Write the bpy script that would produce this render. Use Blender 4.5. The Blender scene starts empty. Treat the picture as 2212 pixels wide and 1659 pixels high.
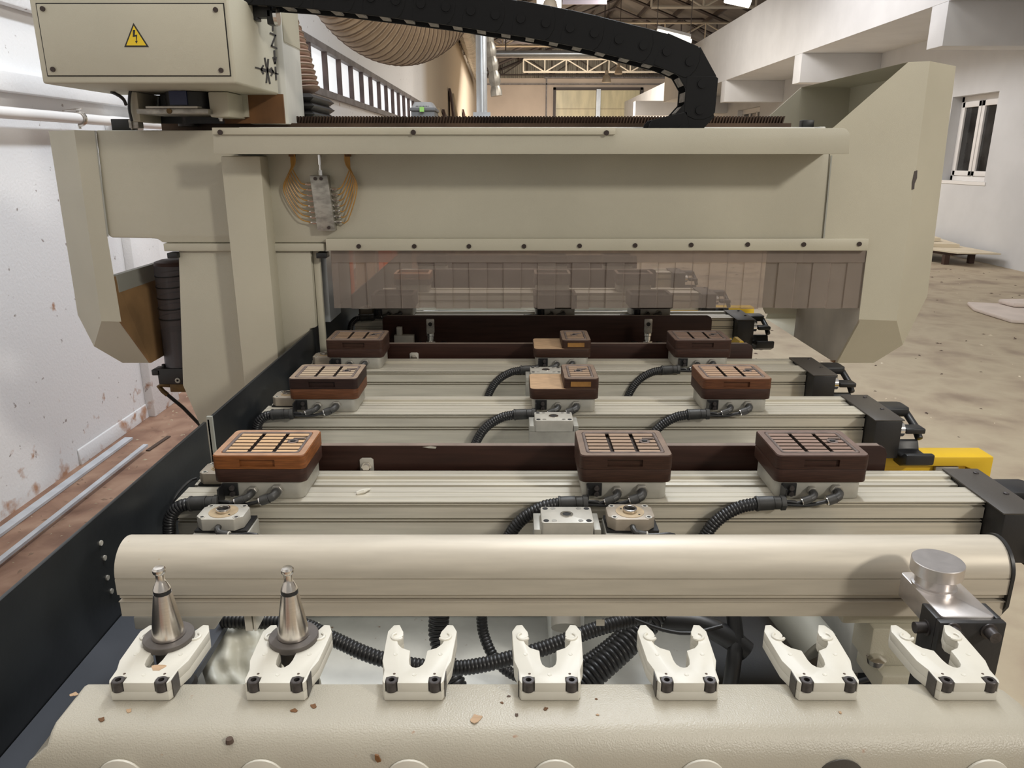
import bpy, bmesh, math, random
from mathutils import Vector, Matrix
random.seed(7)
PI = math.pi
H = 1.45                      # eye height above the hall floor; all coordinates below are relative to the eye
S = bpy.context.scene
C = S.collection
# ------------------------------------------------------------------ camera
FPX, PITCH = 1640.0, math.radians(16.7)
cam = bpy.data.cameras.new('camera'); cam.sensor_fit = 'HORIZONTAL'; cam.sensor_width = 36.0
cam.lens = FPX * 36.0 / 2212.0; cam.clip_start = 0.02; cam.clip_end = 300
co = bpy.data.objects.new('camera', cam); C.objects.link(co)
co.location = (0, 0, H); co.rotation_euler = (PI / 2 - PITCH, 0, 0); S.camera = co
# ------------------------------------------------------------------ world, lights, exposure
w = bpy.data.worlds.new('world'); S.world = w; w.use_nodes = True
bg = w.node_tree.nodes['Background']; bg.inputs[0].default_value = (1.0, 0.97, 0.93, 1); bg.inputs[1].default_value = 0.37
S.view_settings.view_transform = 'Standard'; S.view_settings.look = 'None'
S.view_settings.exposure = 0.0; S.view_settings.gamma = 1.0; S.view_settings.use_curve_mapping = False

def area(name, loc, target, size, power, col, size_y=None):
    l = bpy.data.lights.new(name, 'AREA'); l.energy = power; l.color = col
    l.size = size
    if size_y: l.shape = 'RECTANGLE'; l.size_y = size_y
    o = bpy.data.objects.new(name, l); C.objects.link(o)
    o.location = (loc[0], loc[1], loc[2] + H)
    d = Vector(target) - Vector(loc)
    o.rotation_euler = d.to_track_quat('-Z', 'Y').to_euler()
    return o
area('hall_lamp', (4.6, -3.1, 2.9), (0, 1.5, -0.2), 0.6, 200, (1.0, 0.95, 0.86))
area('hall_lamp', (0.6, 2.0, 4.3), (0.5, 2.0, -0.4), 3.0, 110, (1.0, 0.96, 0.90), 2.4)
area('left_wall_fill', (0.9, 4.2, 3.8), (-2.1, 4.2, -0.2), 4.2, 200, (0.84, 0.91, 1.0), 0.4)  # unseen cool fill light, added to brighten the left wall
area('far_hall_lamp', (2.3, 16, 3.2), (2.3, 17.0, -1), 1.2, 380, (1.0, 0.94, 0.86), 6)
area('far_hall_lamp', (2.0, 34, 3.8), (2.0, 37.0, -1), 1.2, 1900, (1.0, 0.93, 0.84), 10)
area('right_wall_fill', (3.0, 11.5, 3.0), (6.7, 11.0, 0.0), 4.0, 110, (1.0, 0.97, 0.96), 0.8)  # added fill light out of view, aimed at the right wall

# ------------------------------------------------------------------ materials
def mat(name, col, rough=0.5, metal=0.0, var=0.0, vscale=8.0, bump=0.0, bscale=60.0, col2=None, spec=0.5,
        emit=None, estr=0.0, stretch=None, alpha=None, detail=4.0, ramp=(0.35, 0.65), dust=None):
    m = bpy.data.materials.new(name); m.use_nodes = True
    nt = m.node_tree; N = nt.nodes; L = nt.links
    b = N['Principled BSDF']
    b.inputs['Base Color'].default_value = (*col, 1); b.inputs['Roughness'].default_value = rough
    b.inputs['Metallic'].default_value = metal; b.inputs['Specular IOR Level'].default_value = spec
    tc = N.new('ShaderNodeTexCoord'); src = tc.outputs['Object']
    if stretch:
        mp = N.new('ShaderNodeMapping'); mp.inputs['Scale'].default_value = stretch
        L.new(src, mp.inputs['Vector']); src = mp.outputs['Vector']
    if var > 0 or col2:
        no = N.new('ShaderNodeTexNoise'); no.inputs['Scale'].default_value = vscale; no.inputs['Detail'].default_value = detail
        L.new(src, no.inputs['Vector'])
        cr = N.new('ShaderNodeValToRGB')
        c2 = col2 if col2 else tuple(max(0, c * (1 - var)) for c in col)
        c1 = col if col2 else tuple(min(1, c * (1 + var * 0.5)) for c in col)
        cr.color_ramp.elements[0].position = ramp[0]; cr.color_ramp.elements[1].position = ramp[1]
        cr.color_ramp.elements[0].color = (*c2, 1); cr.color_ramp.elements[1].color = (*c1, 1)
        L.new(no.outputs['Fac'], cr.inputs['Fac']); out = cr.outputs['Color']
        if dust:
            n2 = N.new('ShaderNodeTexNoise'); n2.inputs['Scale'].default_value = dust[1]; n2.inputs['Detail'].default_value = 6
            L.new(tc.outputs['Object'], n2.inputs['Vector'])
            r2 = N.new('ShaderNodeValToRGB'); r2.color_ramp.elements[0].position = dust[2]; r2.color_ramp.elements[1].position = dust[2] + 0.05
            L.new(n2.outputs['Fac'], r2.inputs['Fac'])
            mx = N.new('ShaderNodeMixRGB'); mx.inputs['Color2'].default_value = (*dust[0], 1)
            L.new(r2.outputs['Color'], mx.inputs['Fac']); L.new(out, mx.inputs['Color1']); out = mx.outputs['Color']
        L.new(out, b.inputs['Base Color'])
    if bump > 0:
        n3 = N.new('ShaderNodeTexNoise'); n3.inputs['Scale'].default_value = bscale; n3.inputs['Detail'].default_value = 3
        L.new(src, n3.inputs['Vector'])
        bp = N.new('ShaderNodeBump'); bp.inputs['Strength'].default_value = bump; bp.inputs['Distance'].default_value = 0.002
        L.new(n3.outputs['Fac'], bp.inputs['Height']); L.new(bp.outputs['Normal'], b.inputs['Normal'])
    if emit:
        b.inputs['Emission Color'].default_value = (*emit, 1); b.inputs['Emission Strength'].default_value = estr
    if alpha is not None:
        tr = N.new('ShaderNodeBsdfTransparent'); tr.inputs['Color'].default_value = (*alpha[1], 1)
        mix = N.new('ShaderNodeMixShader'); mix.inputs['Fac'].default_value = alpha[0]
        L.new(tr.outputs[0], mix.inputs[1]); L.new(b.outputs[0], mix.inputs[2]); L.new(mix.outputs[0], N['Material Output'].inputs['Surface'])
    return m
M = {}
def mm(k, *a, **kw): M[k] = mat(k, *a, **kw); return M[k]
mm('paint', (0.49, 0.46, 0.365), 0.48, var=0.07, vscale=3, bump=0.22, bscale=700)
mm('paint_cover', (0.52, 0.485, 0.38), 0.45, var=0.06, vscale=3, bump=0.2, bscale=700)
mm('rack_paint', (0.44, 0.405, 0.33), 0.33, var=0.07, vscale=6, bump=0.32, bscale=650, dust=((0.36, 0.20, 0.12), 42, 0.715))
mm('paint_grey', (0.33, 0.33, 0.29), 0.5, var=0.08, vscale=4)
mm('paint_white', (0.62, 0.61, 0.56), 0.45, var=0.12, vscale=7, stretch=(1, 1, .3))
mm('anod', (0.56, 0.505, 0.415), 0.47, metal=0.2, var=0.09, vscale=14, stretch=(0.6, 6, 6), dust=((0.42, 0.29, 0.17), 55, 0.74))
mm('alu', (0.60, 0.56, 0.47), 0.36, metal=0.3, var=0.12, vscale=10, stretch=(0.5, 12, 12), dust=((0.33, 0.26, 0.19), 70, 0.76))
mm('cast', (0.40, 0.385, 0.34), 0.5, metal=0.3, var=0.15, vscale=25)
mm('cast_white', (0.48, 0.455, 0.40), 0.45, metal=0.25, var=0.12, vscale=30)
mm('cast_tan', (0.36, 0.31, 0.25), 0.5, metal=0.25, var=0.15, vscale=30)
mm('tan_disc', (0.42, 0.32, 0.20), 0.55, metal=0.2, var=0.2, vscale=60)
mm('steel', (0.72, 0.68, 0.63), 0.2, metal=1.0, var=0.06, vscale=40)
mm('ground_steel', (0.72, 0.67, 0.62), 0.22, metal=1.0, var=0.06, vscale=90, stretch=(1, 1, 12))
mm('disc_alu', (0.72, 0.68, 0.66), 0.32, metal=0.9, var=0.08, vscale=60)
mm('flange', (0.13, 0.115, 0.105), 0.5, metal=0.5, var=0.1, vscale=60)
mm('black', (0.013, 0.013, 0.014), 0.42, var=0.2, vscale=20)
mm('black_box', (0.016, 0.015, 0.015), 0.45, bump=0.1, bscale=300)
mm('chain', (0.0065, 0.0065, 0.007), 0.5, spec=0.2)
mm('chain_dusty', (0.22, 0.195, 0.17), 0.8, var=0.4, vscale=60)
mm('rubber', (0.012, 0.012, 0.013), 0.38, spec=0.5)
mm('gland', (0.035, 0.034, 0.032), 0.5, var=0.5, vscale=40)
mm('elbow', (0.045, 0.044, 0.042), 0.45, var=0.5, vscale=60)
mm('cap_plate', (0.060, 0.053, 0.046), 0.42, bump=0.15, bscale=500)
mm('panel_black', (0.012, 0.014, 0.016), 0.38, bump=0.08, bscale=90, var=0.5, vscale=3, dust=((0.10, 0.10, 0.095), 26, 0.715))
mm('sheet_grey', (0.055, 0.060, 0.072), 0.5, var=0.15, vscale=4)
mm('plastic_white', (0.64, 0.61, 0.53), 0.42, var=0.05, vscale=20, dust=((0.55, 0.36, 0.22), 48, 0.74))
mm('bolt', (0.075, 0.066, 0.064), 0.42, metal=0.5, var=0.3, vscale=200)
mm('bolt_hole', (0.008, 0.007, 0.007), 0.7)
mm('screw', (0.06, 0.045, 0.04), 0.4, metal=0.6)
mm('gasket', (0.15, 0.115, 0.10), 0.75, var=0.3, vscale=50)
mm('amber', (0.30, 0.145, 0.035), 0.5, var=0.2, vscale=60)
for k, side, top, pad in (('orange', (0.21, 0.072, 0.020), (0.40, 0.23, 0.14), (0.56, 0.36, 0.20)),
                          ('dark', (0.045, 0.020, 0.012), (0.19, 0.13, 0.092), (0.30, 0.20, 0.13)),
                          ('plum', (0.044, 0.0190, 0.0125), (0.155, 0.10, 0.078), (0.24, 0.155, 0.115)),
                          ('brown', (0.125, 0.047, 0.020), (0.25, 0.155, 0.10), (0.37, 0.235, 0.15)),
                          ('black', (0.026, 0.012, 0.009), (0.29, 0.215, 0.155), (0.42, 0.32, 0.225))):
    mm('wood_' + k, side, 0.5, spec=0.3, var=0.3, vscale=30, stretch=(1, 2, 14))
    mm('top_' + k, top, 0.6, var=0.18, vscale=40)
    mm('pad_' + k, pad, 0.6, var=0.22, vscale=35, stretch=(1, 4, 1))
mm('ledge_wood', (0.44, 0.29, 0.17), 0.6, var=0.16, vscale=40, stretch=(1, 5, 1))
mm('groove_dark', (0.03, 0.017, 0.011), 0.8)
mm('phenolic', (0.034, 0.0140, 0.0095), 0.45, spec=0.25, var=0.3, vscale=14, stretch=(0.5, 4, 8))
mm('phenolic_edge', (0.20, 0.15, 0.12), 0.6, var=0.2, vscale=20)
mm('yellow', (0.72, 0.46, 0.015), 0.45, var=0.06, vscale=8)
mm('orange_paint', (0.75, 0.16, 0.05), 0.5, var=0.1, vscale=6)
mm('rack_gear', (0.085, 0.052, 0.034), 0.5, metal=0.5, var=0.4, vscale=14, stretch=(0.6, 1, 1))
mm('gold_tube', (0.40, 0.21, 0.045), 0.3, var=0.2, vscale=30)
mm('block_alu', (0.38, 0.36, 0.32), 0.42, metal=0.6, var=0.3, vscale=45, stretch=(1, 1, 2))
mm('chrome', (0.78, 0.76, 0.73), 0.18, metal=1.0)
mm('brown_dust', (0.30, 0.175, 0.075), 0.75, var=0.35, vscale=5)
mm('grey_dust', (0.58, 0.52, 0.43), 0.7, var=0.2, vscale=6)
mm('blue_motor', (0.01, 0.016, 0.06), 0.4)
mm('rust', (0.16, 0.07, 0.022), 0.7, var=0.4, vscale=8)
mm('brass', (0.14, 0.085, 0.03), 0.5, metal=0.5, var=0.3, vscale=40)
mm('reservoir', (0.26, 0.25, 0.27), 0.2, alpha=(0.42, (0.62, 0.6, 0.64)))
mm('spring_line', (0.02, 0.02, 0.02), 0.5)
mm('sticker_yellow', (0.78, 0.55, 0.02), 0.45)
mm('ink', (0.016, 0.014, 0.014), 0.5)
mm('curtain', (0.40, 0.345, 0.305), 0.22, spec=0.4, alpha=(0.38, (0.86, 0.81, 0.77)), var=0.06, vscale=30)
mm('duct_hose', (0.46, 0.34, 0.235), 0.5, var=0.12, vscale=10)
mm('duct_rib', (0.17, 0.115, 0.075), 0.6)
mm('duct_hose_pink', (0.40, 0.27, 0.21), 0.5, var=0.1, vscale=10)
mm('galv', (0.60, 0.64, 0.68), 0.32, metal=0.7, var=0.08, vscale=4)
mm('spiral', (0.36, 0.34, 0.30), 0.4, metal=0.5, var=0.3, vscale=5)
mm('truss', (0.70, 0.62, 0.50), 0.5)
mm('steel_brown', (0.07, 0.055, 0.05), 0.6)
mm('window_steel', (0.20, 0.18, 0.175), 0.6, var=0.3, vscale=6)
mm('mullion', (0.085, 0.055, 0.05), 0.6, var=0.3, vscale=6)
mm('lit_pane', (0.8, 0.8, 0.8), 0.3, emit=(0.92, 0.96, 1.0), estr=0.68)
mm('dusty_pane', (0.42, 0.36, 0.22), 0.4, var=0.25, vscale=1.2, stretch=(3, 1, .6), emit=(0.62, 0.52, 0.30), estr=0.22)
mm('glass_dark', (0.035, 0.035, 0.035), 0.08, var=0.5, vscale=3)
mm('white_frame', (0.78, 0.76, 0.74), 0.4)
mm('lamp_tube', (1, 1, 1), 0.4, emit=(1.0, 0.93, 0.78), estr=3.2)
mm('lamp_shade', (0.62, 0.52, 0.40), 0.35, var=0.1, vscale=4)
mm('sign_white', (0.62, 0.56, 0.66), 0.4)
mm('crate_grey', (0.42, 0.42, 0.42), 0.5)
mm('crate_dark', (0.15, 0.155, 0.16), 0.5)
mm('green_tag', (0.35, 0.70, 0.18), 0.5)
mm('plank_light', (0.50, 0.41, 0.28), 0.6, var=0.2, vscale=3, stretch=(4, 4, .5))
mm('plank_dark', (0.055, 0.025, 0.018), 0.6)
mm('plywood', (0.70, 0.61, 0.46), 0.6, var=0.08, vscale=4)
mm('foam', (0.66, 0.57, 0.51), 0.8, var=0.08, vscale=5, bump=0.3, bscale=20)
mm('floor_strip', (0.55, 0.57, 0.60), 0.5, var=0.15, vscale=9)
mm('debris', (0.30, 0.20, 0.14), 0.9)
mm('debris_dark', (0.09, 0.06, 0.045), 0.9)
mm('wrap', (0.66, 0.65, 0.56), 0.45, var=0.12, vscale=9, spec=0.6)
mm('bed', (0.78, 0.79, 0.76), 0.5, var=0.18, vscale=9, dust=((0.30, 0.18, 0.11), 60, 0.70))
mm('plaster_right', (0.63, 0.63, 0.635), 0.8, var=0.05, vscale=2, bump=0.1, bscale=40)
mm('plaster_back', (0.58, 0.48, 0.39), 0.8, var=0.10, vscale=0.6)
mm('corrugated', (0.22, 0.195, 0.15), 0.6, var=0.3, vscale=1.0)
mm('roof_sheet', (0.22, 0.20, 0.185), 0.7, var=0.25, vscale=0.8)

def wall_left_material():
    m = bpy.data.materials.new('plaster_left'); m.use_nodes = True
    nt = m.node_tree; N = nt.nodes; L = nt.links; b = N['Principled BSDF']; b.inputs['Roughness'].default_value = 0.75
    tc = N.new('ShaderNodeTexCoord'); sp = N.new('ShaderNodeSeparateXYZ'); L.new(tc.outputs['Object'], sp.inputs[0])
    def noise(sc, det=5):
        n = N.new('ShaderNodeTexNoise'); n.inputs['Scale'].default_value = sc; n.inputs['Detail'].default_value = det
        L.new(tc.outputs['Object'], n.inputs['Vector']); return n.outputs['Fac']
    def math_(op, a, bb):
        n = N.new('ShaderNodeMath'); n.operation = op
        for i, v in enumerate((a, bb)):
            if isinstance(v, (int, float)): n.inputs[i].default_value = v
            else: L.new(v, n.inputs[i])
        return n.outputs[0]
    def mr(v, a, bb):
        n = N.new('ShaderNodeMapRange'); n.inputs[1].default_value = a; n.inputs[2].default_value = bb; L.new(v, n.inputs[0]); return n.outputs[0]
    def mix(f, c1, c2):
        n = N.new('ShaderNodeMixRGB')
        if isinstance(c1, tuple): n.inputs['Color1'].default_value = (*c1, 1)
        else: L.new(c1, n.inputs['Color1'])
        n.inputs['Color2'].default_value = (*c2, 1); L.new(f, n.inputs['Fac']); return n.outputs[0]
    # whitewashed near part, cream far part past y = 19 m, splash stains near the floor
    c = mix(mr(sp.outputs['Y'], 19.0, 20.5), (0.80, 0.80, 0.80), (0.52, 0.44, 0.34))
    hfall = mr(sp.outputs['Z'], 0.45, 0.0)
    st = math_('ADD', noise(7, 8), math_('MULTIPLY', hfall, 0.125))
    c = mix(mr(st, 0.71, 0.77), c, (0.42, 0.24, 0.15))
    st2 = math_('ADD', noise(8.0, 7), math_('MULTIPLY', hfall, 0.34))
    c = mix(mr(st2, 0.86, 0.97), c, (0.48, 0.28, 0.18))
    c = mix(mr(noise(22, 8), 0.685, 0.72), c, (0.36, 0.32, 0.30))
    L.new(c, b.inputs['Base Color'])
    bp = N.new('ShaderNodeBump'); bp.inputs['Strength'].default_value = 0.5; bp.inputs['Distance'].default_value = 0.0035
    L.new(noise(75, 8), bp.inputs['Height']); L.new(bp.outputs[0], b.inputs['Normal'])
    return m
M['plaster_left'] = wall_left_material()

def floor_material():
    m = bpy.data.materials.new('floor_concrete'); m.use_nodes = True
    nt = m.node_tree; N = nt.nodes; L = nt.links; b = N['Principled BSDF']; b.inputs['Roughness'].default_value = 0.62
    tc = N.new('ShaderNodeTexCoord'); sp = N.new('ShaderNodeSeparateXYZ'); L.new(tc.outputs['Object'], sp.inputs[0])
    def noise(sc, det=5, dist=0.0):
        n = N.new('ShaderNodeTexNoise'); n.inputs['Scale'].default_value = sc; n.inputs['Detail'].default_value = det
        n.inputs['Distortion'].default_value = dist; L.new(tc.outputs['Object'], n.inputs['Vector']); return n.outputs['Fac']
    def ramp(f, stops):
        n = N.new('ShaderNodeValToRGB'); e = n.color_ramp.elements
        e[0].position, e[0].color = stops[0][0], (*stops[0][1], 1); e[1].position, e[1].color = stops[-1][0], (*stops[-1][1], 1)
        for p, c in stops[1:-1]: x = e.new(p); x.color = (*c, 1)
        L.new(f, n.inputs['Fac']); return n.outputs['Color']
    con = ramp(noise(2.6, 13, 0.25), [(0.30, (0.28, 0.215, 0.155)), (0.45, (0.41, 0.33, 0.235)), (0.56, (0.47, 0.395, 0.28)), (0.72, (0.38, 0.30, 0.215))])
    dust = ramp(noise(5.5, 9, 0.6), [(0.30, (0.19, 0.10, 0.065)), (0.5, (0.33, 0.195, 0.13)), (0.72, (0.44, 0.285, 0.195))])
    a = N.new('ShaderNodeMath'); a.operation = 'MULTIPLY_ADD'; a.inputs[1].default_value = 0.8; L.new(noise(1.5, 4), a.inputs[0]); L.new(sp.outputs['X'], a.inputs[2])
    mr = N.new('ShaderNodeMapRange'); mr.inputs[1].default_value = -0.2; mr.inputs[2].default_value = 0.4; L.new(a.outputs[0], mr.inputs[0])
    mx = N.new('ShaderNodeMixRGB'); L.new(mr.outputs[0], mx.inputs['Fac']); L.new(dust, mx.inputs['Color1']); L.new(con, mx.inputs['Color2'])
    L.new(mx.outputs[0], b.inputs['Base Color'])
    bp = N.new('ShaderNodeBump'); bp.inputs['Strength'].default_value = 0.3; bp.inputs['Distance'].default_value = 0.004
    L.new(noise(38, 8), bp.inputs['Height']); L.new(bp.outputs[0], b.inputs['Normal'])
    return m
M['floor'] = floor_material()

# ------------------------------------------------------------------ geometry helpers
class MB:
    def __init__(s): s.v = []; s.f = []
    def add(s, vs, fs):
        o = len(s.v); s.v += [tuple(p) for p in vs]; s.f += [tuple(i + o for i in f) for f in fs]; return s
    def box(s, x0, x1, y0, y1, z0, z1):
        v = [(x, y, z) for x in (x0, x1) for y in (y0, y1) for z in (z0, z1)]
        return s.add(v, [(0, 1, 3, 2), (4, 6, 7, 5), (0, 4, 5, 1), (2, 3, 7, 6), (0, 2, 6, 4), (1, 5, 7, 3)])
    def prism(s, poly, ax, a0, a1):
        n = len(poly)
        def P(p, a): return (a, p[0], p[1]) if ax == 'x' else ((p[0], a, p[1]) if ax == 'y' else (p[0], p[1], a))
        v = [P(p, a0) for p in poly] + [P(p, a1) for p in poly]
        f = [tuple(range(n)), tuple(range(2 * n - 1, n - 1, -1))] + [(i, (i + 1) % n, n + (i + 1) % n, n + i) for i in range(n)]
        return s.add(v, f)
    def loft(s, loops, cap=True):
        n = len(loops[0]); v = [p for l in loops for p in l]; f = []
        for k in range(len(loops) - 1):
            for i in range(n): f.append((k * n + i, k * n + (i + 1) % n, (k + 1) * n + (i + 1) % n, (k + 1) * n + i))
        if cap: f += [tuple(range(n - 1, -1, -1)), tuple(range((len(loops) - 1) * n, len(loops) * n))]
        return s.add(v, f)
    def tube(s, path, r, n=8, cap=True):
        pts = [Vector(p) for p in path]; rs = r if isinstance(r, (list, tuple)) else [r] * len(pts)
        t0 = (pts[1] - pts[0]).normalized()
        up = Vector((0, 0, 1)) if abs(t0.z) < 0.9 else Vector((1, 0, 0))
        a = t0.cross(up).normalized(); loops = []
        for i, p in enumerate(pts):
            t = (pts[min(i + 1, len(pts) - 1)] - pts[max(i - 1, 0)])
            if t.length < 1e-9: t = t0
            t = t.normalized(); a = (a - t * a.dot(t)).normalized(); b = t.cross(a)
            loops.append([p + (a * math.cos(q) + b * math.sin(q)) * rs[i] for q in (2 * PI * k / n for k in range(n))])
        return s.loft(loops, cap)
    def cyl(s, p0, p1, r0, r1=None, n=16): return s.tube([p0, p1], [r0, r0 if r1 is None else r1], n)
    def lathe(s, c, prof, n=24):      # prof: (r, z) from bottom to top, about a vertical axis
        loops = [[(c[0] + r * math.cos(2 * PI * k / n), c[1] + r * math.sin(2 * PI * k / n), c[2] + z) for k in range(n)] for r, z in prof]
        return s.loft(loops, True)
    def ring(s, c, r0, r1, z0, z1, n=20):   # vertical-axis washer with an open hole
        pr = [(r0, z0), (r1, z0), (r1, z1), (r0, z1)]
        v = [(c[0] + r * math.cos(2 * PI * k / n), c[1] + r * math.sin(2 * PI * k / n), c[2] + z) for r, z in pr for k in range(n)]
        f = [(j * n + k, j * n + (k + 1) % n, ((j + 1) % 4) * n + (k + 1) % n, ((j + 1) % 4) * n + k) for j in range(4) for k in range(n)]
        return s.add(v, f)
    def mesh(s, name, m, bevel=0.0, seg=2, angle=32, off=(0, 0, 0)):
        bm = bmesh.new(); vs = [bm.verts.new((p[0] - off[0], p[1] - off[1], p[2] - off[2])) for p in s.v]
        for f in s.f:
            try: bm.faces.new([vs[i] for i in f])
            except ValueError: pass
        bmesh.ops.recalc_face_normals(bm, faces=bm.faces)
        if bevel > 0:
            ed = [e for e in bm.edges if len(e.link_faces) == 2 and e.calc_face_angle(0) > 0.5]
            bmesh.ops.bevel(bm, geom=ed, offset=bevel, segments=seg, profile=0.5, affect='EDGES', clamp_overlap=True)
        me = bpy.data.meshes.new(name); bm.to_mesh(me); bm.free()
        me.polygons.foreach_set('use_smooth', [True] * len(me.polygons))
        me.set_sharp_from_angle(angle=math.radians(angle)); me.materials.append(M[m]); return me

def props(o, label=None, cat=None, group=None, kind=None):
    if label: o['label'] = label
    if cat: o['category'] = cat
    if group: o['group'] = group
    if kind: o['kind'] = kind
    return o
ROOT = {}
def thing(name, label, cat, loc=(0, 0, 0), group=None):
    o = bpy.data.objects.new(name, None); C.objects.link(o); o.empty_display_size = 0.05
    o.location = (loc[0], loc[1], loc[2] + H); ROOT[o] = loc
    return props(o, label, cat, group)
def obj(name, mb, m, parent=None, bevel=0.0, seg=2, angle=32, kind=None, label=None, loc=None):
    """one mesh object from eye-relative coordinates; parented pieces are expressed relative to their thing's base"""
    off = ROOT.get(parent, (0, 0, -H)) if parent is not None else (0, 0, -H)
    me = mb.mesh(name, m, bevel, seg, angle, off)
    o = bpy.data.objects.new(name, me); C.objects.link(o)
    if parent is not None: o.parent = parent; ROOT[o] = off
    return props(o, label=label, kind=kind)
def solo(name, mb, m, label, cat, group=None, **kw):
    """a thing made of one mesh, its origin at its base"""
    xs, ys, zs = zip(*mb.v); base = ((min(xs) + max(xs)) / 2, (min(ys) + max(ys)) / 2, min(zs))
    me = mb.mesh(name, m, kw.get('bevel', 0), kw.get('seg', 2), kw.get('angle', 32), base)
    o = bpy.data.objects.new(name, me); C.objects.link(o); o.location = (base[0], base[1], base[2] + H); ROOT[o] = base
    return props(o, label, cat, group, kw.get('kind'))
def struct(name, mb, m, parent=None, **kw):
    o = obj(name, mb, m, parent, **kw)
    if parent is None: o['kind'] = 'structure'
    return o
def put(name, me, parent, loc=(0, 0, 0), rot=None):
    """another object on shared mesh data"""
    o = bpy.data.objects.new(name, me); C.objects.link(o); o.parent = parent; o.location = loc
    if rot: o.rotation_euler = rot
    return o
cP, sP = math.cos(PITCH), math.sin(PITCH)
def Q(u, v, y):
    """eye-relative point at depth y along the sight line of photo pixel (u, v)"""
    a, b = (u - 1106) / FPX, (829.5 - v) / FPX; t = y / (cP + b * sP)
    return Vector((a * t, y, (-sP + b * cP) * t))
def spline(pts, step):
    P = [Vector(p) for p in pts]; P = [P[0] * 2 - P[1]] + P + [P[-1] * 2 - P[-2]]; out = []
    for i in range(1, len(P) - 2):
        p0, p1, p2, p3 = P[i - 1:i + 3]; n = max(2, int((p2 - p1).length / step))
        for k in range(n):
            t = k / n
            out.append(0.5 * ((2 * p1) + (p2 - p0) * t + (2 * p0 - 5 * p1 + 4 * p2 - p3) * t * t + (3 * p1 - p0 - 3 * p2 + p3) * t ** 3))
    out.append(P[-2]); return out
def hose(mb, pts, r, pitch=0.0045, amp=0.0013, n=12):
    path = spline(pts, pitch / 3); pat = (0, amp, amp * 0.9)
    return mb.tube(path, [r - (amp if i % 3 == 0 else 0) for i in range(len(path))], n)
def rrect(x0, x1, y0, y1, r, z, k=4):
    pts = []
    for cx, cy, a in ((x1 - r, y1 - r, 0), (x0 + r, y1 - r, 90), (x0 + r, y0 + r, 180), (x1 - r, y0 + r, 270)):
        for i in range(k + 1):
            t = math.radians(a + 90 * i / k); pts.append((cx + r * math.cos(t), cy + r * math.sin(t), z))
    return pts
# ================================================================== the hall
FL = -H
struct('floor', MB().box(-2.4, 13.0, -4.0, 49.0, FL - 0.2, FL), 'floor')
WLX = -2.12
# left wall with the ribbon window opening
mbw = MB()
zl, zh, y0w, y1w = 0.70, 1.17, 7.9, 24.6
mbw.box(WLX - 0.3, WLX, -4, y0w, FL - 0.1, 4.4); mbw.box(WLX - 0.3, WLX, y1w, 49, FL - 0.1, 4.4)
mbw.box(WLX - 0.3, WLX, y0w, y1w, FL - 0.1, zl); mbw.box(WLX - 0.3, WLX, y0w, y1w, zh, 4.4)
wall_l = struct('wall_left', mbw, 'plaster_left')
struct('trim_1', MB().box(WLX, WLX + 0.06, -1, 6.2, 0.255, 0.335), 'plaster_left', bevel=0.006)
struct('trim_2', MB().box(WLX, WLX + 0.05, -1, 4.2, 0.60, 0.80), 'plaster_left', bevel=0.01)
struct('baseboard_left', MB().prism([(WLX, FL), (WLX + 0.014, FL), (WLX + 0.006, FL + 0.075), (WLX, FL + 0.08)], 'y', 3.45, 4.17), 'plaster_left', bevel=0.004)
struct('trim_3', MB().box(WLX, WLX + 0.05, 4.17, 4.5, FL, 0.2), 'plaster_left', bevel=0.004)
win = struct('window_1', MB().box(WLX - 0.07, WLX + 0.015, y0w, y1w, zh - 0.03, zh + 0.04).box(WLX - 0.07, WLX + 0.05, y0w, y1w, zl - 0.06, zl + 0.01), 'window_steel')
for k in range(23):
    yy = y0w + 0.0 + 0.735 * k
    if yy > y1w - 0.1: break
    struct('mullion', MB().box(WLX - 0.05, WLX + 0.004, yy - 0.02, yy + 0.035, zl, zh), 'mullion', win)
    struct('pane', MB().box(WLX - 0.06, WLX - 0.05, yy + 0.035, min(yy + 0.715, y1w), zl, zh), 'lit_pane', win)
# back wall
mbk = MB(); mbk.box(-2.4, 13, 48.2, 48.5, FL - 0.1, 4.42)
wall_b = struct('wall_back', mbk, 'plaster_back')
for k in range(61):
    x = -2.2 + 0.25 * k
    struct('sheet', MB().prism([(x, 48.25), (x + 0.03, 48.12), (x + 0.15, 48.12), (x + 0.18, 48.25)], 'z', 4.42, 9.5), 'corrugated', wall_b)
struct('sheet', MB().box(-2.4, 13, 48.2, 48.26, 4.42, 9.5), 'corrugated', wall_b)
struct('trim_4', MB().box(-2.1, 13, 48.05, 48.2, 4.05, 4.12).box(2.0, 2.08, 48.05, 48.2, FL, 4.4).box(1.9, 13, 48.0, 48.2, 4.40, 4.48), 'window_steel')
wb = struct('window_2', MB().box(2.45, 7.75, 48.0, 48.2, 3.76, 3.9).box(2.45, 2.6, 48.0, 48.2, 0.6, 3.9).box(7.6, 7.75, 48.0, 48.2, 0.6, 3.9), 'steel_brown')
struct('frame_post', MB().box(5.0, 5.25, 47.9, 48.2, 0.6, 3.8), 'galv', wb)
for i, (a, b) in enumerate(((2.6, 5.0), (5.25, 7.6))):
    for j in range(3):
        struct('pane', MB().box(a + 0.02, b - 0.02, 48.1, 48.15, 2.72 - j * 1.05, 3.74 - j * 1.05), 'dusty_pane', wb)
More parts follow.
